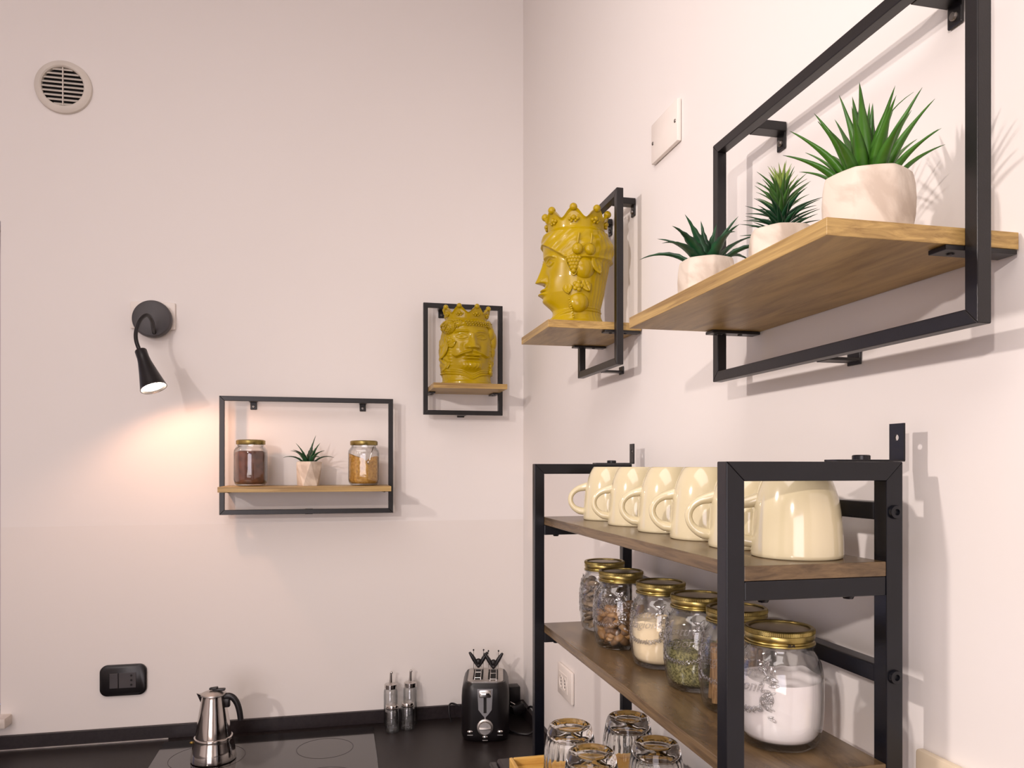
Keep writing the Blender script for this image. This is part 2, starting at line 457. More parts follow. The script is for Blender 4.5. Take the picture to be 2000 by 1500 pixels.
# ------------------------------------------------------------------ framed wall shelves
def wall_shelf(label, W, H, loc, rz, inset, group=None):
    t = thing('wall_shelf', label, 'shelf', loc, rz, group)
    s = .0135; yb = -.0435; yf = -.057
    fr = MB()
    def mitre(a, b_, c, d):
        vs = [(x, yf, z) for x, z in (a, b_, c, d)] + [(x, yb, z) for x, z in (a, b_, c, d)]
        fr.add(vs, [(0, 1, 2, 3), (7, 6, 5, 4), (0, 4, 5, 1), (1, 5, 6, 2), (2, 6, 7, 3), (3, 7, 4, 0)])
    X = W / 2
    mitre((-X, 0), (X, 0), (X - s, s), (-X + s, s))
    mitre((-X, H), (-X + s, H - s), (X - s, H - s), (X, H))
    mitre((-X, 0), (-X + s, s), (-X + s, H - s), (-X, H))
    mitre((X, 0), (X, H), (X - s, H - s), (X - s, s))
    f = fr.build('frame', M['metal'], t)
    bv = f.modifiers.new('bevel', 'BEVEL'); bv.width = .0008; bv.segments = 2; bv.limit_method = 'ANGLE'
    bd = MB().box((-X + s + .0005, -.186, 0), (X - s - .0005, -.002, .0145), .0006).build('shelf_board', M['oak'], t, loc=(0, 0, .067))
    for sx in (-1, 1):
        x = sx * (X - inset)
        br = MB().box((x - .011, yb + .001, H - .013), (x + .011, -.0015, H - .001), .001)
        br.box((x - .009, -.004, H - .034), (x + .009, -.0005, H - .002), .002)
        k = br.build('wall_bracket', M['metal'], t)
        MB().lathe([(.0, .003), (.0035, .0028), (.0045, .001), (.0045, 0)], 16, Matrix.Translation((x, -.004, H - .025)) @ Matrix.Rotation(PI / 2, 4, 'X')).build('screw', M['screw'], k, True)
        x2 = sx * (X - s)
        bb2 = MB().box((min(x2, x2 - sx * .02), -.075, .0625), (max(x2, x2 - sx * .02), -.004, .0665), .0006)
        pb = bb2.build('board_bracket', M['metal'], t)
        for yy in (-.03, -.06):
            MB().lathe([(.0, -.0015), (.003, -.001), (.0035, .0002)], 12, Matrix.Translation((x2 - sx * .012, yy, .0622))).build('screw', M['metal'], pb, True)
    MB().box((-.011, yb + .001, -.0005), (.011, -.0015, .003), .0005).box((-.011, -.0035, -.004), (.011, -.0008, .012), .0008).build('wall_bracket', M['metal'], t)
    return t

R90 = -PI / 2
wall_shelf('small black-framed oak shelf holding two spice jars, right of the lamp', .482, .334, (-.648, 0, 1.535), 0, .086)
wall_shelf('narrow black-framed oak shelf left of the corner, holding the moustached head', .240, .332, (-.198, 0, 1.825), 0, .06)
wall_shelf('narrow black-framed oak shelf right of the corner, holding the profile head', .239, .331, (0, -.857, 1.862), R90, .055)
wall_shelf('large black-framed oak shelf holding three potted succulents at upper right', .453, .328, (0, -1.5805, 1.788), R90, .082)

# ------------------------------------------------------------------ ceramic heads
def sph_th(d):
    return (d + PI) % (2 * PI) - PI

def head(kind, label, loc, rz):
    t = thing('ceramic_head', label, 'head vase', loc, rz)
    H = .190                       # height up to the base of the crown
    nt_, nz = 300, 260
    th = np.linspace(-PI, PI, nt_, endpoint=False)[None, :]
    q = np.linspace(0, 1, nz)[:, None]
    T = th + 0 * q; Q = q + 0 * th; Z = Q * H
    G = lambda a, a0, s, z, z0, sz: np.exp(-((a - a0) / s) ** 2 - ((z - z0) / sz) ** 2)
    A = np.abs(T)
    if kind == 'king':
        pz = [0, .008, .012, .022, .036, .050, .070, .100, .125, .145, .160, .172, .182, .190]
        pr = [.063, .063, .0595, .058, .0575, .058, .061, .0635, .064, .0635, .062, .060, .0565, .054]
        nose, chin, brow, eye, lip = .1035, .047, .1475, .1345, .0785
    else:
        pz = [0, .006, .012, .022, .034, .046, .066, .095, .120, .140, .160, .172, .182, .190]
        pr = [.0585, .058, .053, .0485, .047, .050, .055, .0585, .060, .060, .060, .059, .057, .055]
        nose, chin, brow, eye, lip = .0905, .050, .1330, .1240, .0715
    R = np.interp(Z, pz, pr)
    king = kind == 'king'
    NA = .0165 if king else .0170
    ec, ew, eh = (.43, .235, .0058) if king else (.44, .22, .0055)
    R = R - .004 * G(A, 0, .9, Z, .030, .012)
    R = R + .0125 * G(A, 0, .46, Z, chin + .006, .014)
    R = R + .0035 * G(A, .55, .28, Z, nose - .010, .022)
    R = R + .003 * G(A, 0, .8, Z, .150, .02)
    # nose: ridge growing towards the tip, wings
    nz_ = np.clip((brow - .004 - Z) / (brow - .004 - nose), 0, 1)
    nosemask = np.where((Z < brow) & (Z >= nose), 1.0, 0.0) + np.where(Z < nose, np.exp(-((Z - nose) / .0030) ** 2), 0)
    R = R + nosemask * (.0035 + NA * nz_ ** 1.2) * np.exp(-(A / (.095 + .075 * nz_)) ** 2) * np.clip((brow + .002 - Z) / .006, 0, 1)
    R = R + .0065 * G(A, .20, .085, Z, nose + .0025, .0060)
    R = R - .002 * G(A, .34, .08, Z, nose + .002, .010)
    # eye sockets, almond eyes with lids
    R = R - .0070 * G(A, ec - .02, .24, Z, eye + .001, .0100)
    ex = (A - ec) / ew
    alm = eh * np.clip(1 - ex ** 2, 0, 1)
    inside = np.clip((alm - np.abs(Z - eye)) / .0015, 0, 1)
    R = R + inside * .0042 * np.clip(1 - ex ** 2, 0, 1) ** .5
    lid = np.exp(-(((np.abs(Z - eye)) - alm) / .0011) ** 2) * (np.abs(ex) < 1.1)
    R = R + .0022 * lid + .0015 * np.exp(-((Z - eye - alm - .0038) / .0012) ** 2) * (np.abs(ex) < 1.05)
    R = R - .0012 * np.exp(-(((A - ec) / .045) ** 2 + ((Z - eye) / .0018) ** 2))
    browz = brow + .0045 - .0075 * ((A - .40) / .45) ** 2
    R = R + .0036 * np.exp(-((Z - browz) / .0026) ** 2) * np.clip((.80 - A) / .15, 0, 1) * np.clip((A - .08) / .1, 0, 1)
    # lips
    lw_ = np.exp(-(A / .30) ** 4)
    cup = .0015 * np.exp(-(A / .08) ** 2)
    R = R + lw_ * (.0062 * np.exp(-((Z - lip - .0036 + cup) / .0028) ** 2) + .0072 * np.exp(-((Z - lip + .0044) / .0036) ** 2) - .0035 * np.exp(-((Z - lip) / .0012) ** 2))
    R = R + .0045 * G(A, 0, .34, Z, lip, .012)
    R = R - .0035 * G(A, 0, .25, Z, lip - .0125, .004)
    if kind == 'king':
        mc = .0965 - .0185 * np.clip(A / .62, 0, 1) ** 1.15 + .006 * np.clip((A - .62) / .20, 0, 1) ** 1.4
        wid = .0058 * np.clip(1.12 - A / .86, .14, 1)
        R = R + .0105 * np.exp(-((Z - mc) / wid) ** 2) * np.clip((.86 - A) / .2, 0, 1) * (1 - .45 * np.exp(-(A / .06) ** 2)) * (1 + .05 * np.sin(A * 22 + (Z - mc) * 700))
        bm_ = np.clip((.066 - Z) / .006, 0, 1) * np.clip((Z - .040) / .008, 0, 1) * np.clip((.55 - A) / .3, 0, 1)
        R = R + bm_ * (.0012 + .0006 * np.sin(T * 40 + 2 * np.sin(Z * 200)))
        # collar with v opening and rings
        cz = .026 - .010 * np.exp(-(A / .30) ** 2) + .006 * np.clip(A / 1.2, 0, 1)
        R = R + .0035 * np.exp(-((Z - cz) / .0022) ** 2) + .0022 * np.exp(-((Z - cz - .007) / .0018) ** 2) + .0016 * np.exp(-((Z - cz - .012) / .0015) ** 2)
        # shoulder curls and long hair at the sides
        side = np.clip((A - 1.0) / .25, 0, 1)
        curls = np.sin(T * 9 + 2 * np.sin(Z * 90)) * np.sin(Z * 170 + 2 * np.sin(T * 5))
        hairz = np.exp(-((Z - .075) / .06) ** 4)
        R = R + side * hairz * (.0070 + .0026 * curls)
        strands = np.sin(T * 40 + Z * 200)
        R = R + side * .0004 * strands
        # beard edge along the jaw
        R = R + .0030 * G(A, .98, .10, Z, .085, .035) * (1 + .3 * np.sin(Z * 700))
        # turban roll above the forehead
        tz = .175 + .002 * np.sin(T * 2 + .4)
        roll = np.exp(-((Z - tz) / .0085) ** 2)
        R = R + roll * (.0075 + .0006 * np.sin(T * 44) * np.sin(Z * 900))
    else:
        # side-parted hair band, waves behind the face
        hl = .163 - .036 * np.clip((A - .15) / 1.0, 0, 1) ** 1.3
        hair = 1 / (1 + np.exp(-(Z - hl) / .0013)) * np.clip((.190 - Z) / .008, 0, 1)
        wave = np.sin((Z - .040 * A) * 260 + 1.2 * np.sin(T * 3))
        R = R + hair * (.0062 + .0011 * wave)
        R = R + .0016 * np.exp(-((Z - hl - .002) / .0020) ** 2)
        R = R + np.exp(-((Z - .155) / .014) ** 2) * .0075 * np.clip((A - 1.1) / .9, 0, 1)
        back = np.clip((A - 1.9) / .4, 0, 1)
        R = R + back * (.005 * np.exp(-((Z - .125) / .03) ** 2) + .0004 * np.sin(T * 36))
        # neckline
        cz = .030 - .016 * np.exp(-(A / .9) ** 2)
        R = R + .0022 * np.exp(-((Z - cz) / .0016) ** 2) + .0014 * np.exp(-((Z - cz - .005) / .0012) ** 2)
        # front profile stretch
        R = R + .003 * np.exp(-(A / .8) ** 2)
    if kind == 'king':
        SX, SY = 1.16, 0.99
    else:
        SX, SY = .93, 1.0
    # th = 0 faces local -Y, positive th towards local +X
    X = R * np.sin(T) * SX; Y = -R * np.cos(T) * SY
    V = np.stack([X.ravel(), Y.ravel(), Z.ravel()], 1)
    b_ = MB(); b_.v = [tuple(p) for p in V]
    idx = np.arange(nz * nt_).reshape(nz, nt_)
    a0 = idx[:-1, :]; a1 = np.roll(idx, -1, 1)[:-1, :]; a2 = np.roll(idx, -1, 1)[1:, :]; a3 = idx[1:, :]
    b_.f = [tuple(int(i) for i in r_) for r_ in np.stack([a0.ravel(), a1.ravel(), a2.ravel(), a3.ravel()], 1)]
    b_.f.append(tuple(int(i) for i in idx[0]))
    b_.f.append(tuple(int(i) for i in idx[-1]))
    b_.build('face_and_hair', M['ceramic'], t, 70)

    # crown: flared scalloped band, wall with thickness
    off = math.radians(13) if kind == 'king' else math.radians(-11 + 0)
    off = off if kind == 'king' else math.radians(79)
    nt2 = 320; rows = 26
    z0 = H - .008
    def top(a):
        c = abs(math.cos(4 * (a - off)))
        return .0245 + .0185 * (c ** 1.7)
    vo = []; vi = []
    for j in range(rows + 1):
        u = j / rows
        for k in range(nt2):
            a = 2 * PI * k / nt2
            z = z0 + u * top(a)
            rr = (.0515 if kind == 'king' else .0550) + .0080 * (u * top(a) / .045) ** 1.4
            # raised rim following the scallop, base bead
            rr_o = rr + .0030 * math.exp(-((u - 1) / .10) ** 2) + .0030 * math.exp(-((u - .12) / .07) ** 2)
            vo.append((rr_o * math.sin(a) * SX, -rr_o * math.cos(a) * SY, z))
            ri = rr - .005
            vi.append((ri * math.sin(a) * SX, -ri * math.cos(a) * SY, z))
    cb = MB(); n1 = len(vo)
    fs = []
    for j in range(rows):
        for k in range(nt2):
            k2 = (k + 1) % nt2
            fs.append((j * nt2 + k, j * nt2 + k2, (j + 1) * nt2 + k2, (j + 1) * nt2 + k))
            fs.append((n1 + j * nt2 + k2, n1 + j * nt2 + k, n1 + (j + 1) * nt2 + k, n1 + (j + 1) * nt2 + k2))
    for k in range(nt2):
        k2 = (k + 1) % nt2
        fs.append((rows * nt2 + k, rows * nt2 + k2, n1 + rows * nt2 + k2, n1 + rows * nt2 + k))
        fs.append((k2, k, n1 + k, n1 + k2))
    cb.add(vo + vi, fs)
    crown = cb.build('crown', M['ceramic'], t, 60)
    crown['label'] = 'scalloped crown with ball-tipped points'
    def surf(a, z, out):
        return (out * math.sin(a) * SX, -out * math.cos(a) * SY, z)
    for k in range(8):
        a = off + k * PI / 4
        MB().sphere(surf(a, z0 + .0425, .0583 if kind == 'king' else .0618), (.0076, .0076, .0074)).build('finial', M['ceramic'], crown, True)
    jp = None
    for k in range(8):
        a = off + k * PI / 4
        for dx, dz, r in ((0, 0, .0052), (-.12, -.002, .0036), (.12, -.002, .0036), (-.06, -.006, .003), (.06, -.006, .003)):
            if jp is None:
                jp = MB().sphere((0, 0, 0), 1, 12, 8).build('jewel', M['ceramic'], crown, True); o = jp
            else:
                o = bpy.data.objects.new('jewel', jp.data); C.objects.link(o); o.parent = crown
            o.location = surf(a + dx * 1.1, z0 + .023 + dz, .0555 if kind == 'king' else .0590); o.scale = (r, r, r)

    def leaf(a, z, out, L, W, rot, n_=1, name='leaf'):
        lb = MB(); nu, nv = 14, 8; vs_ = []; fs_ = []
        for i in range(nu + 1):
            u = i / nu; wd = W * math.sin(PI * min(1, u * .92 + .05)) ** .8
            for j in range(nv + 1):
                v = j / nv * 2 - 1
                x = v * wd; y = u * L
                h = .0035 * (1 - v * v) * (1 - .5 * u) - .0018 * math.exp(-(v / .12) ** 2) + .0008 * math.cos(u * 26 - abs(v) * 5) * (1 - abs(v))
                vs_.append((x, y, h))
        for i in range(nu):
            for j in range(nv):
                p = i * (nv + 1) + j; fs_.append((p, p + 1, p + nv + 2, p + nv + 1))
        m_ = Matrix.Translation(surf(a, z, out)) @ Matrix.Rotation(a, 4, 'Z') @ Matrix.Rotation(PI / 2, 4, 'X') @ Matrix.Rotation(rot, 4, 'Z') @ Matrix.Rotation(-.18, 4, 'X')
        lb.add(vs_, fs_, m_)
        o = lb.build(name, M['ceramic'], t, True)
        sol = o.modifiers.new('thickness', 'SOLIDIFY'); sol.thickness = .0045; sol.offset = -1
        return o
    def fruit(a, z, out, r, sy=1.0, name='fruit'):
        m_ = Matrix.Translation(surf(a, z, out)) @ Matrix.Rotation(a, 4, 'Z')
        return MB().sphere((0, 0, 0), (r, r * .75, r * sy), 24, 16, m_).build(name, M['ceramic'], t, True)
    def grapes(a, z, out, w, h, r, rows_):
        g = MB()
        for i in range(rows_):
            cnt = max(1, rows_ - i); zz = z - i * h / rows_
            for j in range(cnt):
                aa = a + (j - (cnt - 1) / 2) * w
                g.sphere(surf(aa, zz, out + .0015 * math.cos((j - (cnt - 1) / 2))), r, 12, 8)
        g.build('grape_cluster', M['ceramic'], t, True)
    if kind == 'king':
        # left side: beaded turban knot, broad leaf, blossom; right side: smooth folded lobes and curls
        fruit(-1.02, .163, .0625, .0240, .88, 'turban_knot')
        fruit(-.62, .172, .059, .0165, .75, 'turban_knot')
        g = MB()
        for k in range(120):
            u, v = rng.uniform(-1, 1), rng.uniform(-1, 1)
            if u * u + v * v > .92: continue
            c_, w_, h_, dd = ((-1.02, .34, .019, .0165) if k % 3 else (-.62, .24, .012, .0115))
            dep = dd * math.sqrt(max(0, 1 - u * u - v * v))
            g.sphere(surf(c_ + u * w_, (.163 if k % 3 else .172) + v * h_, (.0640 if k % 3 else .0600) + dep), .0024, 8, 6)
        for k in range(30):
            g.sphere(surf(-.28 + .036 * k, .1785 - .0050 * (k % 3), .0705 - .001 * (k % 3)), .0026, 8, 6)
        g.build('bead_trim', M['ceramic'], t, True)
        leaf(-1.36, .074, .0715, .064, .026, -.05)
        leaf(-1.05, .110, .0665, .030, .012, -1.2)
        fruit(-1.02, .126, .0640, .0085, 1.0, 'blossom')
        for k in range(5):
            a2 = 2 * PI * k / 5
            fruit(-1.02 + .12 * math.cos(a2), .126 + .008 * math.sin(a2), .0640, .0050, 1.0, 'petal')
        leaf(-1.10, .046, .0630, .032, .013, .35)
        leaf(-1.38, .040, .0650, .034, .014, -.30)
        leaf(.62, .172, .0665, .034, .012, -1.35)
        fruit(1.16, .152, .0590, .0210, 1.15, 'folded_cloth')
        fruit(1.38, .132, .0640, .0215, 1.55, 'folded_cloth')
        fruit(1.30, .100, .0635, .0160, 1.3, 'folded_cloth')
        for k in range(6):
            fruit(1.10 + .07 * (k % 2), .040 + .0085 * k, .0620, .0068, 1.0, 'curl')
            fruit(1.36, .038 + .0095 * k, .0620, .0080, 1.0, 'curl')
    else:
        for sgn in (-1, 1):
            fruit(sgn * 1.50, .143, .0680, .0108, 1.0, 'cherry'); fruit(sgn * 1.86, .142, .0690, .0108, 1.0, 'cherry')
            for aa in (1.50, 1.86):
                MB().tube([surf(sgn * aa, .152, .0730), surf(sgn * (aa + .02), .162, .0730), surf(sgn * (aa + .05), .173, .0690)], .0016, 8).build('cherry_stalk', M['ceramic'], t, True)
            fruit(sgn * 1.74, .110, .0520, .0225, 1.02, 'apple')
            grapes(sgn * 1.39, .127, .0640, .082, .032, .0050, 5)
            rim_pts = [surf(sgn * (1.39 + dx), zz, .0635) for dx, zz in ((-.24, .131), (-.22, .118), (-.12, .104), (0, .094), (.12, .104), (.22, .118))]
            MB().tube(smooth_path(rim_pts), .0017, 8).build('fruit_rim', M['ceramic'], t, True)
            leaf(sgn * 2.20, .098, .0680, .040, .014, sgn * .2)
            leaf(sgn * 1.20, .060, .0580, .030, .011, sgn * .15)
            leaf(sgn * 1.90, .064, .0590, .028, .011, sgn * .35)
            fruit(sgn * 1.52, .074, .0590, .0062, 1.0, 'blossom')
            for k in range(5):
                a2 = 2 * PI * k / 5
                fruit(sgn * 1.52 + .11 * math.cos(a2), .074 + .0070 * math.sin(a2), .0585, .0044, 1.0, 'petal')
            fruit(sgn * 1.55, .045, .0430, .0205, 1.05, 'pomegranate')
            for k in range(9):
                fruit(sgn * (1.22 + .02 * k), .050 - .0045 * k + .0, .0545 + .0006 * k, .0022, 1.0, 'bead')
    return t

head('king', 'mustard ceramic head with moustache and crown on the left narrow shelf', (-.197, -.105, 1.9066), math.radians(7))
head('queen', 'mustard ceramic crowned head in left profile on the shelf beside the corner', (-.103, -.872, 1.9437), R90 - math.radians(11))

# ------------------------------------------------------------------ potted succulents
def leaf_mesh(name, L, W, th, lean0, lean1, mat, serr=0, seg=12, twist=0.0):
    """a tapered fleshy blade; base at origin, rises along z and bends outward along +x"""
    vs_ = []; fs_ = []; x = z = 0.0; ns = 6
    for i in range(seg + 1):
        u = i / seg
        a = lean0 + (lean1 - lean0) * u
        if i:
            x += L / seg * math.sin(a); z += L / seg * math.cos(a)
        wd = W * .5 * ((1 - u) ** .75) * (.78 + .55 * math.sin(PI * min(u * 1.3, 1)))
        if serr and i < seg: wd *= 1 + (serr if i % 2 else -serr)
        tk = th * (1 - u) ** .6 + .0002
        nx, nz_ = math.cos(a), -math.sin(a)         # outward normal
        tw = twist * u
        for v, h in ((-1, 0), (-.5, -.55), (0, -.8), (.5, -.55), (1, 0), (.5, .25), (0, .05), (-.5, .25)):
            off = -h * tk - .18 * wd * (v * v) * -1 * 0
            cup = .35 * wd * v * v
            px = x + nx * (off - cup); pz = z + nz_ * (off - cup)
            vs_.append((px + 0, v * wd * math.cos(tw), pz + v * wd * math.sin(tw)))
    m8 = 8
    for i in range(seg):
        for k in range(m8):
            k2 = (k + 1) % m8
            fs_.append((i * m8 + k, i * m8 + k2, (i + 1) * m8 + k2, (i + 1) * m8 + k))
    fs_.append(tuple(range(m8))); fs_.append(tuple(seg * m8 + k for k in range(m8)))
    me = bpy.data.meshes.new(name); me.from_pydata(vs_, [], fs_); me.update()
    bm = bmesh.new(); bm.from_mesh(me); bmesh.ops.recalc_face_normals(bm, faces=bm.faces[:]); bm.to_mesh(me); bm.free()
    me.polygons.foreach_set('use_smooth', [True] * len(me.polygons))
    me.materials.append(mat)
    return me

def put_leaf(me, parent, loc, az, tilt=0, sc=1.0, roll=0):
    o = bpy.data.objects.new('leaf', me); C.objects.link(o); o.parent = parent
    o.location = loc
    o.rotation_euler = (Matrix.Rotation(az, 3, 'Z') @ Matrix.Rotation(tilt, 3, 'Y') @ Matrix.Rotation(roll, 3, 'X')).to_euler()
    o.scale = (sc, sc, sc)
    return o

def pot_mesh(R, H, n, style, rot=0):
    m = MB()
    if style == 'anti':         # triangle-faceted pot
        rings = [hexring(n, R * .84, 0, rot), hexring(n, R * .97, H * .97, rot + PI / n)]
    else:                       # softly faceted tub
        rings = [hexring(n, R * .80, 0, rot), hexring(n, R * 1.0, H * .35, rot + PI / n * .6), hexring(n, R * 1.02, H * .80, rot + PI / n * .2), hexring(n, R * .95, H, rot)]
    io = PI / n if style == 'anti' else 0
    inner = [hexring(n, R * .80, H, rot + io), hexring(n, R * .74, H * .72, rot + io)]
    vs_ = [p for r_ in rings + inner for p in r_]; fs_ = [tuple(range(n))[::-1]]
    nr = len(rings) + len(inner)
    for i in range(nr - 1):
        for k in range(n):
            k2 = (k + 1) % n
            a_, b2, c_, d_ = i * n + k, i * n + k2, (i + 1) * n + k2, (i + 1) * n + k
            if False:
                fs_ += [(a_, b2, c_), (a_, c_, d_)]
            else:
                fs_ += [(a_, b2, d_), (b2, c_, d_)]
    fs_.append(tuple((nr - 1) * n + k for k in range(n)))
    return m.add(vs_, fs_)

def tub_pot(R, H, n, rot):
    m = MB()
    prof = [(R * .80, 0), (R * .84, .0015), (R * .93, H * .18), (R * .985, H * .40), (R * 1.0, H * .62), (R * .98, H * .82), (R * .945, H * .94), (R * .92, H * .985), (R * .89, H), (R * .84, H * .995), (R * .80, H * .96), (R * .78, H * .72), (0, H * .71)]
    return m.lathe(prof, 96, Matrix.Rotation(rot, 4, 'Z'), facet=n, famt=.62)

def plant(label, loc, R, H, n, style, rot, leaves, bevel=.0015):
    t = thing('potted_succulent', label, 'plant', loc, 0)
    if style == 'anti':
        p = pot_mesh(R, H, n, style, rot).build('pot', M['marble'], t)
        bv = p.modifiers.new('bevel', 'BEVEL'); bv.width = bevel; bv.segments = 3
    else:
        tub_pot(R, H, n, rot).build('pot', M['marble'], t, 30)
    MB().lathe([(0, H * .80), (R * .5, H * .81), (R * .72, H * .78), (R * .72, H * .70), (0, H * .70)], 20).build('soil', M['soil'], t)
    leaves(t, H)
    return t

def big_leaves(t, H):
    ms = [leaf_mesh('leaf', L, W, .0032, a, b_, M['leaf_bright'], 0) for L, W, a, b_ in
          ((.088, .0200, .02, .12), (.090, .0190, .10, .42), (.088, .0185, .20, .62), (.082, .0155, .34, .95), (.068, .012, .55, 1.30))]
    z = H * .84
    for i, (m, cnt, r) in enumerate(((0, 3, .003), (1, 6, .007), (2, 8, .011), (3, 10, .015), (4, 8, .019))):
        for k in range(cnt):
            az = 2 * PI * k / cnt + i * .7 + random.uniform(-.15, .15)
            put_leaf(ms[m], t, (r * math.cos(az), r * math.sin(az), z), az, random.uniform(-.05, .08), random.uniform(.84, .99), random.uniform(-.08, .08))
    tw = leaf_mesh('leaf', .098, .006, .0016, -.25, 1.1, M['leaf_bright'], 0)
    put_leaf(tw, t, (.006, -.004, z), -.4, -.12, 1.0)

def mid_leaves(t, H):
    z0 = H * .80
    MB().tube([(0, 0, z0 - .005), (0, 0, z0 + .06)], [.003, .002], 8).build('stem', M['leaf_mid'], t, True)
    low = leaf_mesh('leaf', .040, .0062, .0014, .75, 1.30, M['leaf_dark'], 0, 8)
    mid = leaf_mesh('leaf', .037, .0060, .0014, .50, 1.05, M['leaf_mid'], 0, 8)
    hi_ = leaf_mesh('leaf', .030, .0056, .0014, .20, .60, M['leaf_tip'], 0, 8)
    N = 92
    for k in range(N):
        u = k / (N - 1); az = k * 2.39996
        if u < .45: m, til, sc = low, .18 - .30 * u, 1.05
        elif u < .80: m, til, sc = mid, .10 - .35 * (u - .45), 1.0
        else: m, til, sc = hi_, .35 * (1 - u) * 3 - .1, .95
        put_leaf(m, t, (.002 * math.cos(az), .002 * math.sin(az), z0 + .060 * u), az, til + random.uniform(-.07, .07), sc * random.uniform(.9, 1.08))

def aloe_leaves(scale, specs, dense=True):
    def f(t, H):
        z = H * .80
        ms = [leaf_mesh('leaf', L * scale, W * scale, .0034 * scale, a, b_, M['leaf_dark'], .10, 13) for L, W, a, b_ in specs]
        plan = ((0, 2, .003), (1, 3, .006), (2, 5, .009), (3, 6, .012)) if dense else ((0, 1, .001), (1, 3, .005), (2, 4, .008), (3, 4, .010))
        for i, (m, cnt, r) in enumerate(plan):
            for k in range(cnt):
                az = 2 * PI * k / cnt + i * 1.1 + .3 + random.uniform(-.12, .12)
                put_leaf(ms[m], t, (r * math.cos(az), r * math.sin(az), z), az, random.uniform(-.06, .06), random.uniform(.94, 1.08), random.uniform(-.1, .1))
    return f

BT = 1.788 + .067 + .0145
plant('largest potted succulent with long bright green blades, nearest on the big shelf', (-.095, -2.333 + .611, BT), .0405, .064, 7, 'tub', .2, big_leaves, .003)
plant('bushy spiky succulent in a marbled pot, middle of three on the big shelf', (-.093, -2.333 + .752, BT), .0365, .058, 7, 'tub', .5, mid_leaves, .003)
plant('dark toothed aloe in a marbled pot, farthest of three on the big shelf', (-.095, -2.333 + .922, BT), .038, .069, 7, 'tub', .9, aloe_leaves(1.0, ((.068, .024, .02, .22), (.074, .022, .10, .75), (.080, .0190, .28, 1.40), (.086, .0150, .50, 1.95))), .003)
plant('small dark aloe in a faceted white pot between two spice jars', (-.646, -.085, 1.6165), .0385, .069, 5, 'anti', .5, aloe_leaves(1.12, ((.078, .018, .02, .35), (.070, .016, .12, .80), (.070, .0145, .25, 1.50), (.072, .0120, .42, 1.95)), False), .001)

# ------------------------------------------------------------------ spice jars on the small shelf
def spice_jar(label, loc, mat, fill):
    t = thing('spice_jar', label, 'jar', loc, .2)
    prof = [(.030, 0), (.038, .002), (.0435, .009), (.0455, .018), (.0455, .092), (.0445, .100), (.040, .107), (.036, .111), (.0355, .122)]
    MB().lathe(prof + [(.0345, .122), (.035, .110), (.0395, .104), (.0432, .098), (.0440, .092), (.0440, .018), (.042, .010), (.036, .005), (0, .005)], 72, facet=8, famt=.55).build('glass_body', M['jarglass'], t, 30)
    inner = [(0, .006), (.035, .006), (.041, .011), (.0432, .019)]
    b_ = MB()
    if fill == 'full':
        inner += [(.0432, .088), (.041, .094), (.030, .098), (0, .096)]
        b_.lathe(inner, 72, facet=8, famt=.55); b_.build('cocoa_powder', mat, t, 40)
    else:
        seg, R_ = 64, .0430; vs_ = []; fs_ = []
        rr = [0, .3, .6, .85, 1.0]
        def topz(x, y):
            return .069 + .50 * (-x) * (x < 0) + .36 * x * (x > 0) - .012 * math.exp(-((x - .004) / .009) ** 2) + .003 * math.sin(x * 140 + y * 90)
        b_.lathe(inner + [(.0432, .055)], seg, facet=8, famt=.55)
        n0 = len(b_.v)
        for r_ in rr[::-1]:
            for k in range(seg):
                a = 2 * PI * k / seg; qf = (a % (PI / 4)) - PI / 8
                R2 = .0432 * (.45 + .55 * math.cos(PI / 8) / math.cos(qf)) * r_
                x, y = R2 * math.cos(a), R2 * math.sin(a); vs_.append((x, y, topz(x, y)))
        for i in range(len(rr) - 1):
            for k in range(seg):
                k2 = (k + 1) % seg; fs_.append((i * seg + k, i * seg + k2, (i + 1) * seg + k2, (i + 1) * seg + k))
        b_.add(vs_, fs_)
        for k in range(seg):
            k2 = (k + 1) % seg; b_.f.append((n0 - seg + k, n0 - seg + k2, n0 + k2, n0 + k))
        b_.build('cane_sugar', mat, t, 40)
        sp = MB().tube([(.012, -.01, .060), (.018, -.006, .085), (.028, -.002, .112)], [.0012, .0012, .0018], 8).sphere((.012, -.01, .062), (.006, .003, .009), 12, 8)
        sp.build('spoon', M['steel'], t, True)['label'] = 'small metal spoon standing in the sugar'
    lid = MB().lathe([(0, .1275), (.033, .1275), (.0345, .1285), (.0375, .1275), (.0392, .1255), (.0392, .117), (.0385, .1155), (.0375, .1155), (.0375, .124), (0, .124)], 64)
    lid.build('lid', M['gold'], t, 40)['label'] = 'gold metal twist lid'
    return t
spice_jar('octagonal glass jar of dark cocoa powder, left end of small shelf', (-.802, -.083, 1.6165), M['cocoa'], 'full')
spice_jar('octagonal glass jar of golden cane sugar, right end of small shelf', (-.492, -.083, 1.6165), M['sugar'], 'part')

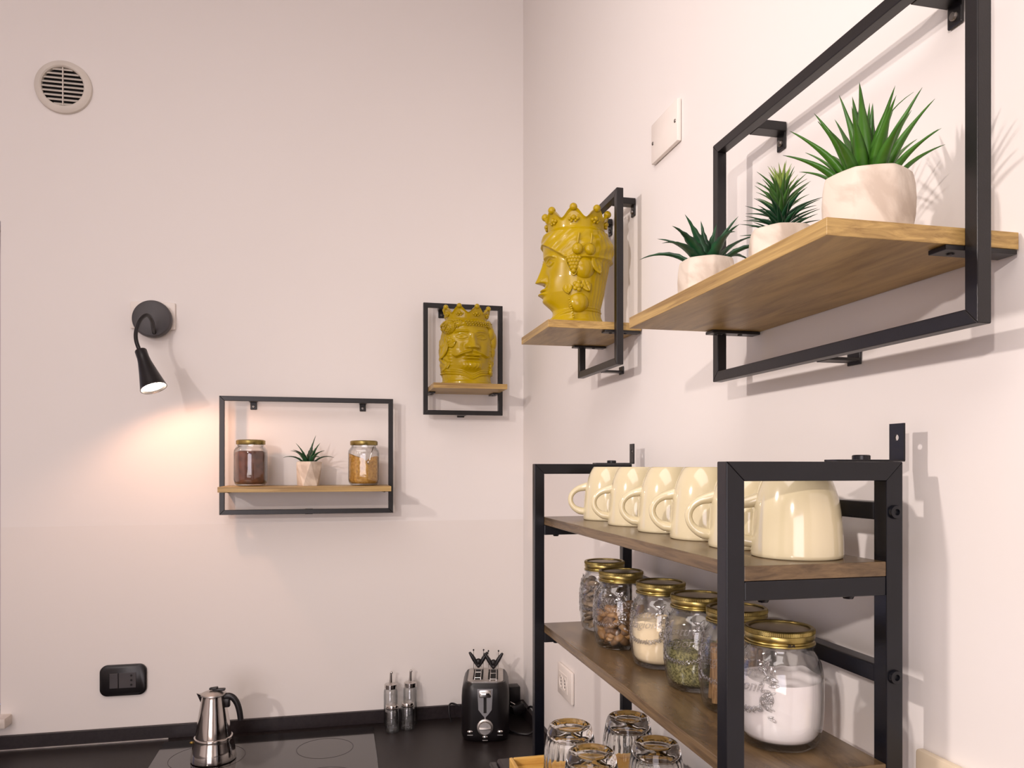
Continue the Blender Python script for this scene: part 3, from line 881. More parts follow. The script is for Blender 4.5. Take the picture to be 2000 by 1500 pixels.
# ------------------------------------------------------------------ tall black rack
XF0, XF1, XR0, XR1 = -.222, -.204, -.055, -.037
YN0, YN1, YF0, YF1 = -1.698, -1.680, -1.003, -.987
RT = 1.6755
rk = thing('shelving_rack', 'tall black metal rack with walnut shelves against the right wall', 'rack', (-.13, -1.342, CT))
def W2L(p): return (p[0] + .13, p[1] + 1.342, p[2] - CT)
def rbox(name, lo, hi, bev=.0012, mat=None, parent=rk):
    return MB().box(W2L(lo), W2L(hi), bev).build(name, mat or M['rackmetal'], parent)
def mitred(name, pts4, y0, y1):
    vs_ = [W2L((x, y0, z)) for x, z in pts4] + [W2L((x, y1, z)) for x, z in pts4]
    o = MB().add(vs_, [(0, 1, 2, 3), (7, 6, 5, 4), (0, 4, 5, 1), (1, 5, 6, 2), (2, 6, 7, 3), (3, 7, 4, 0)]).build(name, M['rackmetal'], rk)
    bv = o.modifiers.new('bevel', 'BEVEL'); bv.width = .0008; bv.segments = 2
    return o
for (y0, y1) in ((YN0, YN1), (YF0, YF1)):
    mitred('post', [(XF0, CT + .0004), (XF1, CT + .0004), (XF1, RT - .018), (XF0, RT)], y0, y1)
    mitred('post', [(XR0, CT + .0004), (XR1, CT + .0004), (XR1, RT), (XR0, RT - .018)], y0, y1)
    mitred('top_bar', [(XF0, RT), (XF1, RT - .018), (XR0, RT - .018), (XR1, RT)], y0, y1)
    for z in (1.566, 1.373, .99):
        rbox('cross_bar', (XF1 + .0002, y0 + .0004, z - .018), (XR0 - .0002, y1 - .0004, z))
for z in (1.6366, 1.4785, 1.2):
    rbox('rear_rail', (XR0, YN1 + .0002, z - .0175), (XR1 - .0004, YF0 - .0002, z))
for z, nm in ((1.566, 0), (1.373, 0)):
    bd = MB().box((-.355, -.0745, 0), (.355, .0745, .014), .0008).build('shelf_board', M['walnut'], rk)
    bd.location = W2L(((XF1 + XR0) / 2, (YN0 + YF1) / 2, z + .0002)); bd.rotation_euler = (0, 0, PI / 2)
    for yy in (YN0 + .009, YF0 + .009):
        for xx in (-.18, -.09):
            MB().lathe([(0, -.0035), (.0045, -.003), (.006, 0)], 14, Matrix.Translation(W2L((xx, yy, z - .018)))).build('bolt', M['rackmetal'], rk, True)
for z in (1.6275, 1.4700):
    bo = MB().lathe([(0, .0010), (.0028, .0012), (.0030, .004), (.0060, .0036), (.0068, .0015), (.0068, 0)], 24, Matrix.Translation(W2L((-.0465, YN0, z))) @ Matrix.Rotation(PI / 2, 4, 'X'))
    bo.build('bolt', M['rackmetal'], rk, True)['label'] = 'round hex-socket bolt on the nearest rear post'
for yc in (-1.676, -.9735):
    br = MB()
    # upright leaf with a hole, flat plate on top of the frame
    y0, y1 = yc - .010, yc + .010; x0, x1 = -.0262, -.0242
    hz = 1.6995; hr = .0032
    zl, zh = 1.6768, 1.7135
    angs = [2 * PI * k / 16 for k in range(16)] + [math.atan2(q - hz, p) % (2 * PI) for p in (-.010, .010) for q in (zl, zh)]
    angs.sort(); n = len(angs); outer = []; inn = []
    for a in angs:
        ca, sa = math.cos(a), math.sin(a)
        s1 = .010 / abs(ca) if abs(ca) > 1e-6 else 9
        s2 = ((zh - hz) if sa > 0 else (hz - zl)) / abs(sa) if abs(sa) > 1e-6 else 9
        s_ = min(s1, s2)
        outer.append((yc + ca * s_, hz + sa * s_)); inn.append((yc + ca * hr, hz + sa * hr))
    vs_ = []; fs_ = []
    for xx in (x0, x1):
        vs_ += [W2L((xx, p[0], p[1])) for p in outer] + [W2L((xx, p[0], p[1])) for p in inn]
    for k in range(n):
        k2 = (k + 1) % n
        fs_ += [(k, k2, n + k2, n + k), (2 * n + k2, 2 * n + k, 3 * n + k, 3 * n + k2), (k2, k, 2 * n + k, 2 * n + k2), (n + k, n + k2, 3 * n + k2, 3 * n + k)]
    br.add(vs_, fs_)
    yb_ = yc - .0 if yc < -1.2 else yc - .0
    br.box(W2L((-.100, y0, RT + .0002)), W2L((x1, y1, RT + .0022)), .0004)
    k = br.build('anchor_bracket', M['rackmetal'], rk)
    MB().lathe([(.0085, RT + .0022 - CT), (.0085, RT + .0060 - CT), (.0075, RT + .0068 - CT), (0, RT + .0068 - CT)], 16, Matrix.Translation((-.066 + .13, yc + 1.342, 0))).build('bolt', M['rackmetal'], k, True)

# ------------------------------------------------------------------ mugs, upside down
SH1 = 1.5803
def make_mug():
    t = thing('mug', '', 'mug', (0, 0, 0))
    out = [(.0430, 0), (.0444, .0012), (.0446, .004), (.0443, .015), (.0434, .032), (.0417, .048), (.0395, .060), (.0365, .070), (.0330, .079), (.0300, .085), (.0275, .0885), (.0262, .0900)]
    inn = [(.0240, .0895), (.0230, .0870), (.0285, .0835), (.0350, .068), (.0385, .056), (.0415, .032), (.0430, .010), (.0432, .001)]
    MB().lathe(out + [(.0252, .0900)] + [(.0238, .0885), (0, .0883)], 64).build('body', M['mug'], t, 50)
    MB().lathe([(.0432, .0004), (.0425, .012), (.0405, .036), (.0365, .060), (.030, .076), (.022, .082), (0, .083)], 48).build('inner_wall', M['mug'], t, True)
    pts = []; rd = []
    for k in range(19):
        u = k / 18; a = -1.15 + 2.45 * u * 1.02
        x = .0400 + .0265 * math.cos(a); z = .0340 + .0210 * math.sin(a)
        pts.append((-x, 0, z)); rd.append(.0044 + .0020 * (abs(u - .5) * 2) ** 3)
    pts = [(-.040, 0, .0130)] + pts + [(-.037, 0, .0570)]; rd = [.0060] + rd + [.0070]
    MB().tube(pts, rd, 14).build('handle', M['mug'], t, True)
    return t
mug0 = make_mug()
mlab = ['cream mug upside down, farthest of the six on the rack',
        'cream upside-down mug, second of six from the corner',
        'cream upside-down mug, third of six from the corner',
        'cream upside-down mug, fourth of six from the corner',
        'cream upside-down mug half hidden behind the black front post',
        'cream upside-down mug nearest the camera, seen through the rack end frame']
for i, (Y, rz) in enumerate(((1.245, -.05), (1.122, .04), (1.0, 0), (.892, -.03), (.788, .05), (.695, 0))):
    m_ = mug0 if i == 0 else copy_tree(mug0)
    m_.location = (-.112, -2.333 + Y, SH1); m_.rotation_euler = (0, 0, rz - .30 - .03 * i)
    m_['label'] = mlab[i]; m_['group'] = 'cream mugs on the top rack shelf'

# ------------------------------------------------------------------ preserving jars
SH2 = 1.3873
body_prof = [(.030, 0), (.036, .0012), (.0392, .005), (.0412, .014), (.0430, .028), (.0437, .045), (.0437, .062), (.0430, .074), (.0408, .084), (.0372, .091), (.0340, .0955), (.0328, .0985), (.0330, .1005), (.0352, .1015), (.0355, .1035), (.0335, .1050), (.0325, .1065), (.0325, .1150)]
def r_at(z):
    return float(np.interp(z, [p[1] for p in body_prof], [p[0] for p in body_prof]))

def text_mesh(txt, size):
    cu = bpy.data.curves.new('lettering', 'FONT'); cu.body = txt; cu.size = size; cu.extrude = .0005
    cu.align_x = 'CENTER'; cu.shear = .35; cu.resolution_u = 3
    o = bpy.data.objects.new('lettering_tmp', cu); C.objects.link(o)
    bpy.context.view_layer.update()
    me = bpy.data.meshes.new_from_object(o.evaluated_get(bpy.context.evaluated_depsgraph_get()))
    bpy.data.objects.remove(o, do_unlink=True)
    vs_ = [v.co.copy() for v in me.vertices]; fs_ = [tuple(p.vertices) for p in me.polygons]
    bpy.data.meshes.remove(me)
    return vs_, fs_

def make_jar():
    t = thing('preserving_jar', '', 'jar', (0, 0, 0))
    inn = [(max(r - .0022, .001), z) for r, z in body_prof[3:-1]][::-1]
    MB().lathe(body_prof + [(.0300, .1150)] + inn + [(.034, .0075), (.02, .0060), (0, .0055)], 96).build('glass_body', M['jarglass'], t, 40)
    # embossed lettering and relief of leaves around it
    e = MB()
    for txt, size, zc, slope in (('Quattro', .0165, .072, .10), ('Stagioni', .0165, .058, .10)):
        vs_, fs_ = text_mesh(txt, size)
        out = []
        for v in vs_:
            z = zc + v.y * .95 + v.x * slope
            a = v.x / .0437
            r = r_at(z) + .0004 + v.z * 1.3
            out.append((r * math.cos(a), r * math.sin(a), z))
        e.add(out, fs_)
    e.build('embossed_lettering', M['emboss'], t)
    g = MB(); rr = random.Random(3)
    for side in (-1, 1):
        for k in range(40):
            a = side * (.60 + .34 * rr.random()); z = .034 + .058 * rr.random()
            r = r_at(z) - .0004; w_ = .0018 + .0030 * rr.random()
            mm = Matrix.Translation((r * math.cos(a), r * math.sin(a), z)) @ Matrix.Rotation(a, 4, 'Z') @ Matrix.Rotation(rr.uniform(-1.5, 1.5), 4, 'X')
            g.sphere((0, 0, 0), (.0013, w_ * .5, w_ * 1.3), 8, 6, mm)
    for k in range(26):
        a = -.62 + 1.24 * k / 25; z = .0445 - .007 * math.cos(a * 2.2) + .002 * rr.random()
        r = r_at(z) - .0004
        mm = Matrix.Translation((r * math.cos(a), r * math.sin(a), z)) @ Matrix.Rotation(a, 4, 'Z') @ Matrix.Rotation(rr.uniform(.3, 1.2) * (1 if k % 2 else -1), 4, 'X')
        g.sphere((0, 0, 0), (.0011, .0013, .0042), 8, 6, mm)
    g.build('fruit_relief', M['emboss'], t, True)
    # two-piece lid: knurled screw band and disc
    band = MB(); seg = 220; prof = [(.0305, .1188), (.0330, .1195), (.0342, .1190), (.0347, .1180), (.0347, .1145), (.0344, .1138), (.0348, .1125), (.0350, .1105), (.0345, .1085), (.0334, .1072), (.0338, .1060), (.0352, .1050), (.0354, .1038), (.0350, .1030), (.0336, .1030), (.0332, .1150), (.0305, .1176)]
    vs_ = []; fs_ = []
    for i, (r, z) in enumerate(prof):
        for k in range(seg):
            a = 2 * PI * k / seg
            q = r + (.00045 if (i in (3, 4) and k % 2) else 0)
            vs_.append((q * math.cos(a), q * math.sin(a), z))
    n = len(prof)
    for i in range(n):
        for k in range(seg):
            k2 = (k + 1) % seg; i2 = (i + 1) % n
            fs_.append((i * seg + k, i * seg + k2, i2 * seg + k2, i2 * seg + k))
    band.add(vs_, fs_); band.build('lid_ring', M['gold'], t, 25)['label'] = 'knurled gold screw ring'
    MB().lathe([(0, .1178), (.012, .1178), (.0265, .1176), (.0285, .1170), (.0305, .1170), (.0305, .1160), (0, .1160)], 64).build('lid_disc', M['lidtop'], t, 30)['label'] = 'dull metal lid disc'
    return t
jar0 = make_jar()

def fill_prof(level):
    pr = [(0, .0065), (.020, .0070), (.0340, .0085)]
    for z in np.linspace(.014, level, 8):
        pr.append((r_at(z) - .0030, float(z)))
    return pr

def fill_surface(t, level, mat, name, bumpf, smear=None):
    b_ = MB(); seg = 64; pr = fill_prof(level)
    b_.lathe(pr, seg); b_.f.pop()          # open the top cap
    n0 = len(b_.v); R_ = pr[-1][0]; vs_ = []; fs_ = []
    rr = [1.0, .9, .75, .6, .45, .3, .15, .02]
    for r_ in rr:
        for k in range(seg):
            a = 2 * PI * k / seg; x, y = R_ * r_ * math.cos(a), R_ * r_ * math.sin(a)
            vs_.append((x, y, level + bumpf(x, y, a, r_)))
    for i in range(len(rr) - 1):
        for k in range(seg):
            k2 = (k + 1) % seg; fs_.append((i * seg + k, i * seg + k2, (i + 1) * seg + k2, (i + 1) * seg + k))
    fs_.append(tuple((len(rr) - 1) * seg + k for k in range(seg)))
    b_.add(vs_, fs_)
    for k in range(seg):
        k2 = (k + 1) % seg; b_.f.append((n0 - seg + k, n0 - seg + k2, n0 + k2, n0 + k))
    return b_.build(name, mat, t, 50)

def nut_mesh(L, W, Tk):
    m = MB(); m.sphere((0, 0, 0), (L, W, Tk), 14, 10)
    m.v = [(x, y * (1 - .25 * x / L), z * (1 - .1 * x / L)) for x, y, z in m.v]
    return m

jars = [
    (1.275, .455, 'glass preserving jar with a gold lid, farthest from the camera on the middle shelf', 'mushroom'),
    (1.148, .437, 'glass preserving jar one third full of brown almonds, beside the white flour jar', 'almond'),
    (1.026, .451, 'glass preserving jar half full of cream flour, between almonds and green herbs', 'flour'),
    (.913, .453, 'glass preserving jar of dried green herbs left of the black front post', 'herb'),
    (.820, .456, 'glass preserving jar of brown cinnamon mostly hidden behind the black front post', 'cinnamon'),
    (.712, .444, 'glass preserving jar of white salt, nearest the camera', 'salt'),
]
for i, (Y, xo, lab, kind) in enumerate(jars):
    j = jar0 if i == 0 else copy_tree(jar0)
    j.location = (-.565 + xo, -2.333 + Y, SH2)
    j.rotation_euler = (0, 0, PI + (.50 if i != 5 else -.02))
    j['label'] = lab; j['group'] = 'preserving jars on the middle rack shelf'
jar_objs = [o for o in C.objects if o.name.startswith('preserving_jar')]
for j, (Y, xo, lab, kind) in zip(sorted(jar_objs, key=lambda o: -o.location.y), jars):
    if kind == 'flour':
        fill_surface(j, .064, M['flour'], 'flour', lambda x, y, a, r: .003 * math.sin(x * 160) * math.cos(y * 130) + .006 * max(0, r - .8) * math.sin(a * 3 + 1) * 3)
    elif kind == 'salt':
        fill_surface(j, .067, M['salt'], 'salt', lambda x, y, a, r: .004 * math.sin(a * 2 + 1.2) * r + .002 * math.sin(x * 200) * math.cos(y * 170))
    elif kind == 'herb':
        fill_surface(j, .052, M['herb'], 'dried_herbs', lambda x, y, a, r: .002 * math.sin(x * 240) * math.cos(y * 220))
        fl = MB(); rr = random.Random(5)
        for k in range(1300):
            a = rr.random() * 2 * PI; z = .010 + .045 * rr.random(); r = r_at(z) - .0030
            x, y = r * math.cos(a), r * math.sin(a); s_ = .0004 + .0006 * rr.random()
            fl.sphere((x, y, z), (s_, s_, s_ * .6), 5, 3)
        o = fl.build('herb_flakes', noise_mat('oregano_flake', lin(88, 86, 44), lin(160, 152, 104), 250, .9, lo=.42, hi=.58), j); o['kind'] = 'stuff'
    elif kind == 'almond':
        rr = random.Random(11)
        me1 = nut_mesh(.0115, .0072, .0048).build('almond', M['almond'], j, True)
        me2 = nut_mesh(.0110, .0066, .0050).build('almond', M['almond2'], j, True)
        cnt = 0
        for layer in range(7):
            z = .012 + .0078 * layer
            for k in range(13 if layer < 6 else 8):
                a = 2 * PI * (k + .5 * (layer % 2)) / 13 + rr.uniform(-.1, .1)
                r = (r_at(z) - .0125) * (1 if k % 3 else .72)
                src = me1 if rr.random() < .5 else me2
                if cnt < 2: o = (me1, me2)[cnt]
                else:
                    o = bpy.data.objects.new('almond', src.data); C.objects.link(o); o.parent = j
                o.location = (r * math.cos(a), r * math.sin(a), z + rr.uniform(-.001, .002))
                o.rotation_euler = (rr.uniform(-.9, .9), rr.uniform(-.7, .7), a + PI / 2 + rr.uniform(-.9, .9))
                cnt += 1
    elif kind == 'cinnamon':
        rr = random.Random(4)
        for k in range(16):
            a = 2 * PI * k / 16; r = .029 if k % 2 else .024
            x, y = r * math.cos(a), r * math.sin(a); L = rr.uniform(.055, .072)
            a2 = a + rr.uniform(-.3, .3)
            b_ = MB().tube([(x, y, .009), ((x + r * .8 * math.cos(a2)) / 2 + 0, (y + r * .8 * math.sin(a2)) / 2, .009 + L / 2), (r * .9 * math.cos(a2), r * .9 * math.sin(a2), .009 + L)], [.0042, .0045, .0040], 10)
            b_.build('cinnamon_stick', M['cinnamon'], j, 40)
    else:
        rr = random.Random(8)
        proto = None
        for layer in range(9):
            z = .013 + .0085 * layer
            for k in range(8):
                a = 2 * PI * (k + .5 * (layer % 2)) / 8 + rr.uniform(-.1, .1)
                r = (r_at(z) - .0135)
                if proto is None:
                    proto = nut_mesh(.0115, .0090, .0034).build('dried_mushroom_slice', M['bean'], j, True); o = proto
                else:
                    o = bpy.data.objects.new('dried_mushroom_slice', proto.data); C.objects.link(o); o.parent = j
                o.location = (r * math.cos(a), r * math.sin(a), z)
                o.rotation_euler = (rr.uniform(-.8, .8), rr.uniform(-.6, .6), a + PI / 2 + rr.uniform(-.6, .6))
# ring lettering stamped on the nearest jar's lid
near = sorted(jar_objs, key=lambda o: o.location.y)[0]
vs_, fs_ = text_mesh('BA', .0062)
out = []
for v in vs_:
    a = -1.80 + v.x / .0345 ; z = .1045 + v.y * .75
    out.append(((.0353 + v.z * .5) * math.cos(a), (.0349 + v.z * .7) * math.sin(a), z))
lt = MB().add(out, fs_).build('stamped_lettering', M['upstand'], near)
lt.rotation_euler = (0, 0, -near.rotation_euler[2] + 0.0)

# ------------------------------------------------------------------ microwave, tray, tumblers
MWT = 1.220
mw = thing('microwave', 'dark microwave oven under the tray of glasses', 'microwave', (-.199, -1.402, CT))
hx, hy, mh = .139, .232, MWT - CT
MB().box((-hx + .012, -hy, .012), (hx, hy, mh), .004).build('casing', M['upstand'], mw)
d = MB().box((-hx, -hy + .11, .016), (-hx + .0118, hy - .001, mh - .004), .003).build('door', M['blackplastic'], mw)
MB().box((-hx - .022, -hy + .125, .05), (-hx - .002, -hy + .140, mh - .04), .004).build('handle', M['brushed'], d)
pn = MB().box((-hx, -hy + .001, .016), (-hx + .0118, -hy + .108, mh - .004), .003).build('control_panel', M['blackplastic'], mw)
for z in (.10, .20):
    MB().lathe([(.018, 0), (.017, .014), (0, .015)], 24, Matrix.Translation((-hx, -hy + .055, z)) @ Matrix.Rotation(-PI / 2, 4, 'Y')).build('knob', M['brushed'], pn, True)
for sx in (-1, 1):
    for sy in (-1, 1):
        MB().lathe([(.012, 0), (.013, .013)], 16, Matrix.Translation((sx * .13, sy * .20, 0))).build('foot', M['blackplastic'], mw)

tr = thing('serving_tray', 'light bamboo serving tray holding upside-down glasses on the microwave', 'tray', (-.208, -1.385, MWT))
tx, ty = .108, .170
MB().box((-tx + .006, -ty + .006, 0), (tx - .006, ty - .006, .006), .0005).build('tray_base', M['bamboo'], tr)
rim = MB()
for (lo, hi) in (((-tx, -ty, 0), (-tx + .0058, ty, .017)), ((tx - .0058, -ty, 0), (tx, ty, .017)), ((-tx + .006, -ty, 0), (tx - .006, -ty + .0058, .017)), ((-tx + .006, ty - .0058, 0), (tx - .006, ty, .017))):
    MB().box(lo, hi, .0015).build('rim', M['bamboo'], tr)

def make_tumbler():
    t = thing('drinking_glass', '', 'glass', (0, 0, 0))
    h = .0935
    out = [(.0370, 0), (.0378, .0015), (.0376, .006), (.0365, .020), (.0340, .060), (.0328, .074), (.0322, .0765), (.0315, .080), (.0305, .086), (.0285, .0915), (.0255, h), (.0215, h), (.0195, .0918), (.0, .0912)]
    inn = [(0, .0790), (.016, .0785), (.0255, .0755), (.0290, .070), (.0325, .045), (.0345, .020), (.0355, .004), (.0360, .0004)]
    MB().lathe(out + inn, 96, flute=24, fa=.0011, frange=(.010, .0735), close=True).build('tumbler_body', M['tumbler'], t, 50)
    return t
g0 = make_tumbler()
glab = ['upside-down fluted glass at back left of the tray',
        'upside-down fluted glass at front left of the tray, nearest the camera',
        'upside-down fluted glass at back right of the tray, by the rear post',
        'upside-down fluted glass at front right of the tray, under the shelf edge']
for i, (xo, Y) in enumerate(((.309, 1.004), (.306, .905), (.399, 1.020), (.396, .915))):
    g = g0 if i == 0 else copy_tree(g0)
    g.location = (-.565 + xo, -2.333 + Y, MWT + .0063); g.rotation_euler = (0, 0, .1 * i)
    g['label'] = glab[i]; g['group'] = 'upside-down glasses on the bamboo tray'

# ------------------------------------------------------------------ wall vent
vt = thing('wall_vent', 'round off-white plastic air vent high on the wall above the lamp', 'vent', (-1.300, 0, 2.712))
RX = Matrix.Rotation(PI / 2, 4, 'X')
MB().lathe([(.053, .002), (.053, .012), (.056, .0150), (.066, .0125), (.0715, .008), (.0725, .0005), (.053, .0005)], 72, RX, close=True).build('ring', M['ventplastic'], vt, 40)
MB().lathe([(0, .0004), (.054, .0004), (.054, .0012), (0, .0012)], 48, RX).build('duct_opening', M['darkslot'], vt)
for k in range(9):
    z = -.0475 + k * .0118
    hw = math.sqrt(max(.0532 ** 2 - z ** 2, 1e-5))
    MB().box((-hw, -.0045, -.0008), (hw, .0045, .0008), .0003, Matrix.Translation((0, -.0075, z)) @ Matrix.Rotation(math.radians(48), 4, 'X')).build('slat', M['ventplastic'], vt)
MB().box((-.0013, -.0115, -.052), (.0013, -.0035, .052), .0004).build('centre_rib', M['ventplastic'], vt)

# ------------------------------------------------------------------ white socket plate and plug-in lamp
sp = thing('socket_plate', 'white wall socket plate behind the plugged-in black lamp', 'socket', (-1.0715, 0, 2.0945))
MB().box((-.0585, -.009, -.038), (.0585, -.0005, .038), .003).build('plate', M['whiteplastic'], sp, 30)
MB().box((-.046, -.0105, -.0235), (.046, -.009, .0235), .001).build('insert', M['whiteplastic'], sp)
lp = thing('plug_in_lamp', 'black plug-in wall lamp with a bent neck and lit cone shade', 'lamp', (-1.069, 0, 2.081))
MB().lathe([(0, .014), (.049, .014), (.0515, .018), (.052, .030), (.050, .0365), (.046, .038), (0, .0385)], 64, RX).build('base_disc', M['lampblack'], lp, 40)
MB().box((-.018, -.0138, -.012), (.018, -.0106, .012), .001).build('plug', M['blackplastic'], lp)
npts = [(.007, -.036, -.040), (.010, -.062, -.030), (.013, -.090, -.016), (.008, -.120, -.0055), (-.004, -.140, -.022), (-.011, -.155, -.055), (-.008, -.167, -.083), (.003, -.176, -.112)]
MB().tube(smooth_path(npts), .0052, 12).build('gooseneck', M['blackplastic'], lp, True)
top_p = Vector((.004, -.175, -.108)); bot_p = Vector((.042, -.203, -.209))
axis = (bot_p - top_p).normalized()
ml = Matrix.Translation(top_p) @ axis.to_track_quat('Z', 'Y').to_matrix().to_4x4()
Ls = (bot_p - top_p).length
sh = MB().lathe([(.0, 0), (.0135, .0005), (.0148, .003), (.0148, .022), (.0165, .036), (.0235, .070), (.0330, Ls), (.0312, Ls), (.0220, .070), (.0150, .040), (0, .040)], 56, ml)
shd = sh.build('lamp_shade', M['blackplastic'], lp, 40)
for k in range(3):
    MB().box((-.004, -.0162, .010 + .006 * k), (.004, -.0140, .012 + .006 * k), .0005, ml @ Matrix.Rotation(.6, 4, 'Z')).build('cooling_rib', M['blackplastic'], shd)
MB().lathe([(0, Ls - .005), (.018, Ls - .0052), (.0285, Ls - .006), (.0285, Ls - .010), (0, Ls - .012)][::-1], 32, ml).build('bulb', M['bulb'], lp, True)
sd = bpy.data.lights.new('lamp_bulb_light', 'SPOT'); sd.energy = 2.5; sd.color = (1.0, .53, .33); sd.spot_size = math.radians(152); sd.spot_blend = .5; sd.shadow_soft_size = .012
so = bpy.data.objects.new('lamp_bulb_light', sd); C.objects.link(so)
so.location = Vector(lp.location) + bot_p + axis * .012
so.rotation_euler = Vector((.26, .22, -.92)).to_track_quat('-Z', 'Y').to_euler()

# ------------------------------------------------------------------ other sockets and covers
bs = thing('wall_socket', 'black socket and switch plate low on the wall above the coffee pot side', 'socket', (-1.1485, 0, 1.0755))
bs['label'] = 'black rounded socket plate low on the wall left of the coffee pot'
b_ = MB(); o1 = rrect(.120, .086, .020, 8); o2 = rrect(.112, .078, .018, 8)
n = len(o1)
vs_ = [(x, -.0005, z) for x, z in o1] + [(x, -.007, z) for x, z in o1] + [(x, -.010, z) for x, z in o2]
fs_ = [tuple(range(n)), tuple(range(2 * n, 3 * n))]
for i in range(2):
    for k in range(n):
        k2 = (k + 1) % n; fs_.append((i * n + k, i * n + k2, (i + 1) * n + k2, (i + 1) * n + k))
b_.add(vs_, fs_).build('plate', M['blackplastic'], bs, 35)
MB().box((-.034, -.0125, -.021), (-.012, -.0101, .021), .001).build('rocker_switch', M['lampblack'], bs)
so2 = MB().box((-.010, -.0115, -.021), (.034, -.0101, .021), .0008).build('socket_insert', M['lampblack'], bs)
for z in (-.013, 0, .013):
    MB().lathe([(0, .0004), (.003, .0004), (.003, -.0002)], 12, Matrix.Translation((.022, -.0115, z)) @ RX).build('pin_hole', M['darkslot'], so2)

ws = thing('wall_socket', 'white double socket plate on the right wall, seen under the middle shelf', 'socket', (0, -.473, 1.125), R90)
MB().box((-.0605, -.009, -.040), (.0605, -.0005, .040), .004).build('plate', M['whiteplastic'], ws, 30)
ins = MB().box((-.040, -.0105, -.0225), (.030, -.0088, .0225), .001).build('insert', M['whiteplastic'], ws)
for cx in (-.020, .012):
    MB().lathe([(.0145, .0012), (.0155, .0012), (.0155, 0), (.0145, 0)], 28, Matrix.Translation((cx, -.0105, 0)) @ RX, close=True).build('socket_ring', M['whiteplastic'], ins)
    for dz in (-.008, 0, .008):
        MB().lathe([(0, .0005), (.0022, .0005), (.0022, -.0002)], 10, Matrix.Translation((cx, -.0105, dz)) @ RX).build('pin_hole', M['darkslot'], ins)

jb = thing('junction_box_cover', 'white rectangular blank cover screwed high on right wall beside the big shelf', 'cover plate', (0, -2.333 + 1.253, 2.2555), R90)
MB().box((-.055, -.009, -.036), (.055, -.0008, .036), .002).build('cover', M['whiteplastic'], jb, 30)
for sx in (-1, 1):
    MB().lathe([(0, .0012), (.0028, .001), (.0034, 0)], 12, Matrix.Translation((sx * .047, -.009, 0)) @ RX).build('screw', M['screw'], jb, True)

sw = thing('switch_plate', 'cream switch plate on the right wall at bottom right of the rack', 'switch', (0, -2.333 + .591, 1.354), R90)
MB().box((-.060, -.011, -.040), (.060, -.0008, .040), .004).build('plate', M['cream'], sw, 30)
MB().box((-.034, -.0135, -.022), (.034, -.0108, .022), .001).build('rocker_switch', M['cream'], sw)

# ------------------------------------------------------------------ moka pot
HZ = CT + .0042
mk = thing('moka_pot', 'polished steel stovetop coffee pot with black handle on the hob', 'coffee pot', (-.881, -.211, HZ), math.radians(-8))
MB().lathe([(0, 0), (.052, 0), (.0560, .002), (.0565, .006), (.0535, .028), (.0482, .050), (.0478, .054), (0, .054)], 72).build('boiler', M['steel'], mk, 40)
MB().lathe([(.0470, .0542), (.0485, .0550), (.0487, .0580), (.0478, .0605), (.0450, .0615)], 64).build('collar', M['steel'], mk, 40)
MB().lathe([(0, .0616), (.0445, .0617), (.0440, .066), (.0400, .095), (.0345, .130), (.0295, .160), (.0290, .167), (0, .167)], 72).build('jug', M['steel'], mk, 40)
b_ = MB().add([(-.020, -.014, .168), (-.020, .014, .168), (-.043, 0, .172), (-.022, -.010, .140), (-.022, .010, .140), (-.030, 0, .142)],
              [(0, 1, 2), (0, 2, 5, 3), (1, 4, 5, 2), (3, 5, 4), (0, 3, 4, 1)])
b_.build('spout', M['steel'], mk, 60)
MB().lathe([(.0300, .1672), (.0318, .1685), (.0312, .1715), (.022, .176), (.010, .1785), (0, .179)], 56).build('lid', M['brushed'], mk, 40)
kb = MB().box((-.002, -.007, .178), (.030, .007, .184), .003).box((.012, -.006, .182), (.034, .006, .188), .0028, Matrix.Translation((0, 0, -.002)) @ Matrix.Rotation(-.12, 4, 'Y'))
kb.build('lid_knob', M['blackplastic'], mk, 40)
hp = smooth_path([(.026, 0, .160), (.038, 0, .163), (.050, 0, .158), (.060, 0, .143), (.066, 0, .122), (.069, 0, .100)])
hb = MB()
nH = len(hp)
vs_ = []; fs_ = []
for i, p in enumerate(hp):
    tng = (hp[min(i + 1, nH - 1)] - hp[max(i - 1, 0)]).normalized(); nn = Vector((tng.z, 0, -tng.x))
    hw = .0065; ht = .0095 - .002 * i / nH
    for a in range(10):
        q = 2 * PI * a / 10; vs_.append(tuple(p + nn * ht * math.cos(q) + Vector((0, 1, 0)) * hw * math.sin(q)))
for i in range(nH - 1):
    for a in range(10):
        a2 = (a + 1) % 10; fs_.append((i * 10 + a, i * 10 + a2, (i + 1) * 10 + a2, (i + 1) * 10 + a))
fs_ += [tuple(range(10)), tuple((nH - 1) * 10 + a for a in range(10))]
hb.add(vs_, fs_); hb.box((.024, -.007, .135), (.042, .007, .158), .003)
hb.build('handle', M['blackplastic'], mk, 50)
MB().lathe([(.0035, 0), (.0035, .004), (.002, .007), (0, .007)], 12, Matrix.Translation((-.0505, -.006, .046)) @ Matrix.Rotation(-PI / 2, 4, 'Y')).build('safety_valve', M['brass'], mk, True)

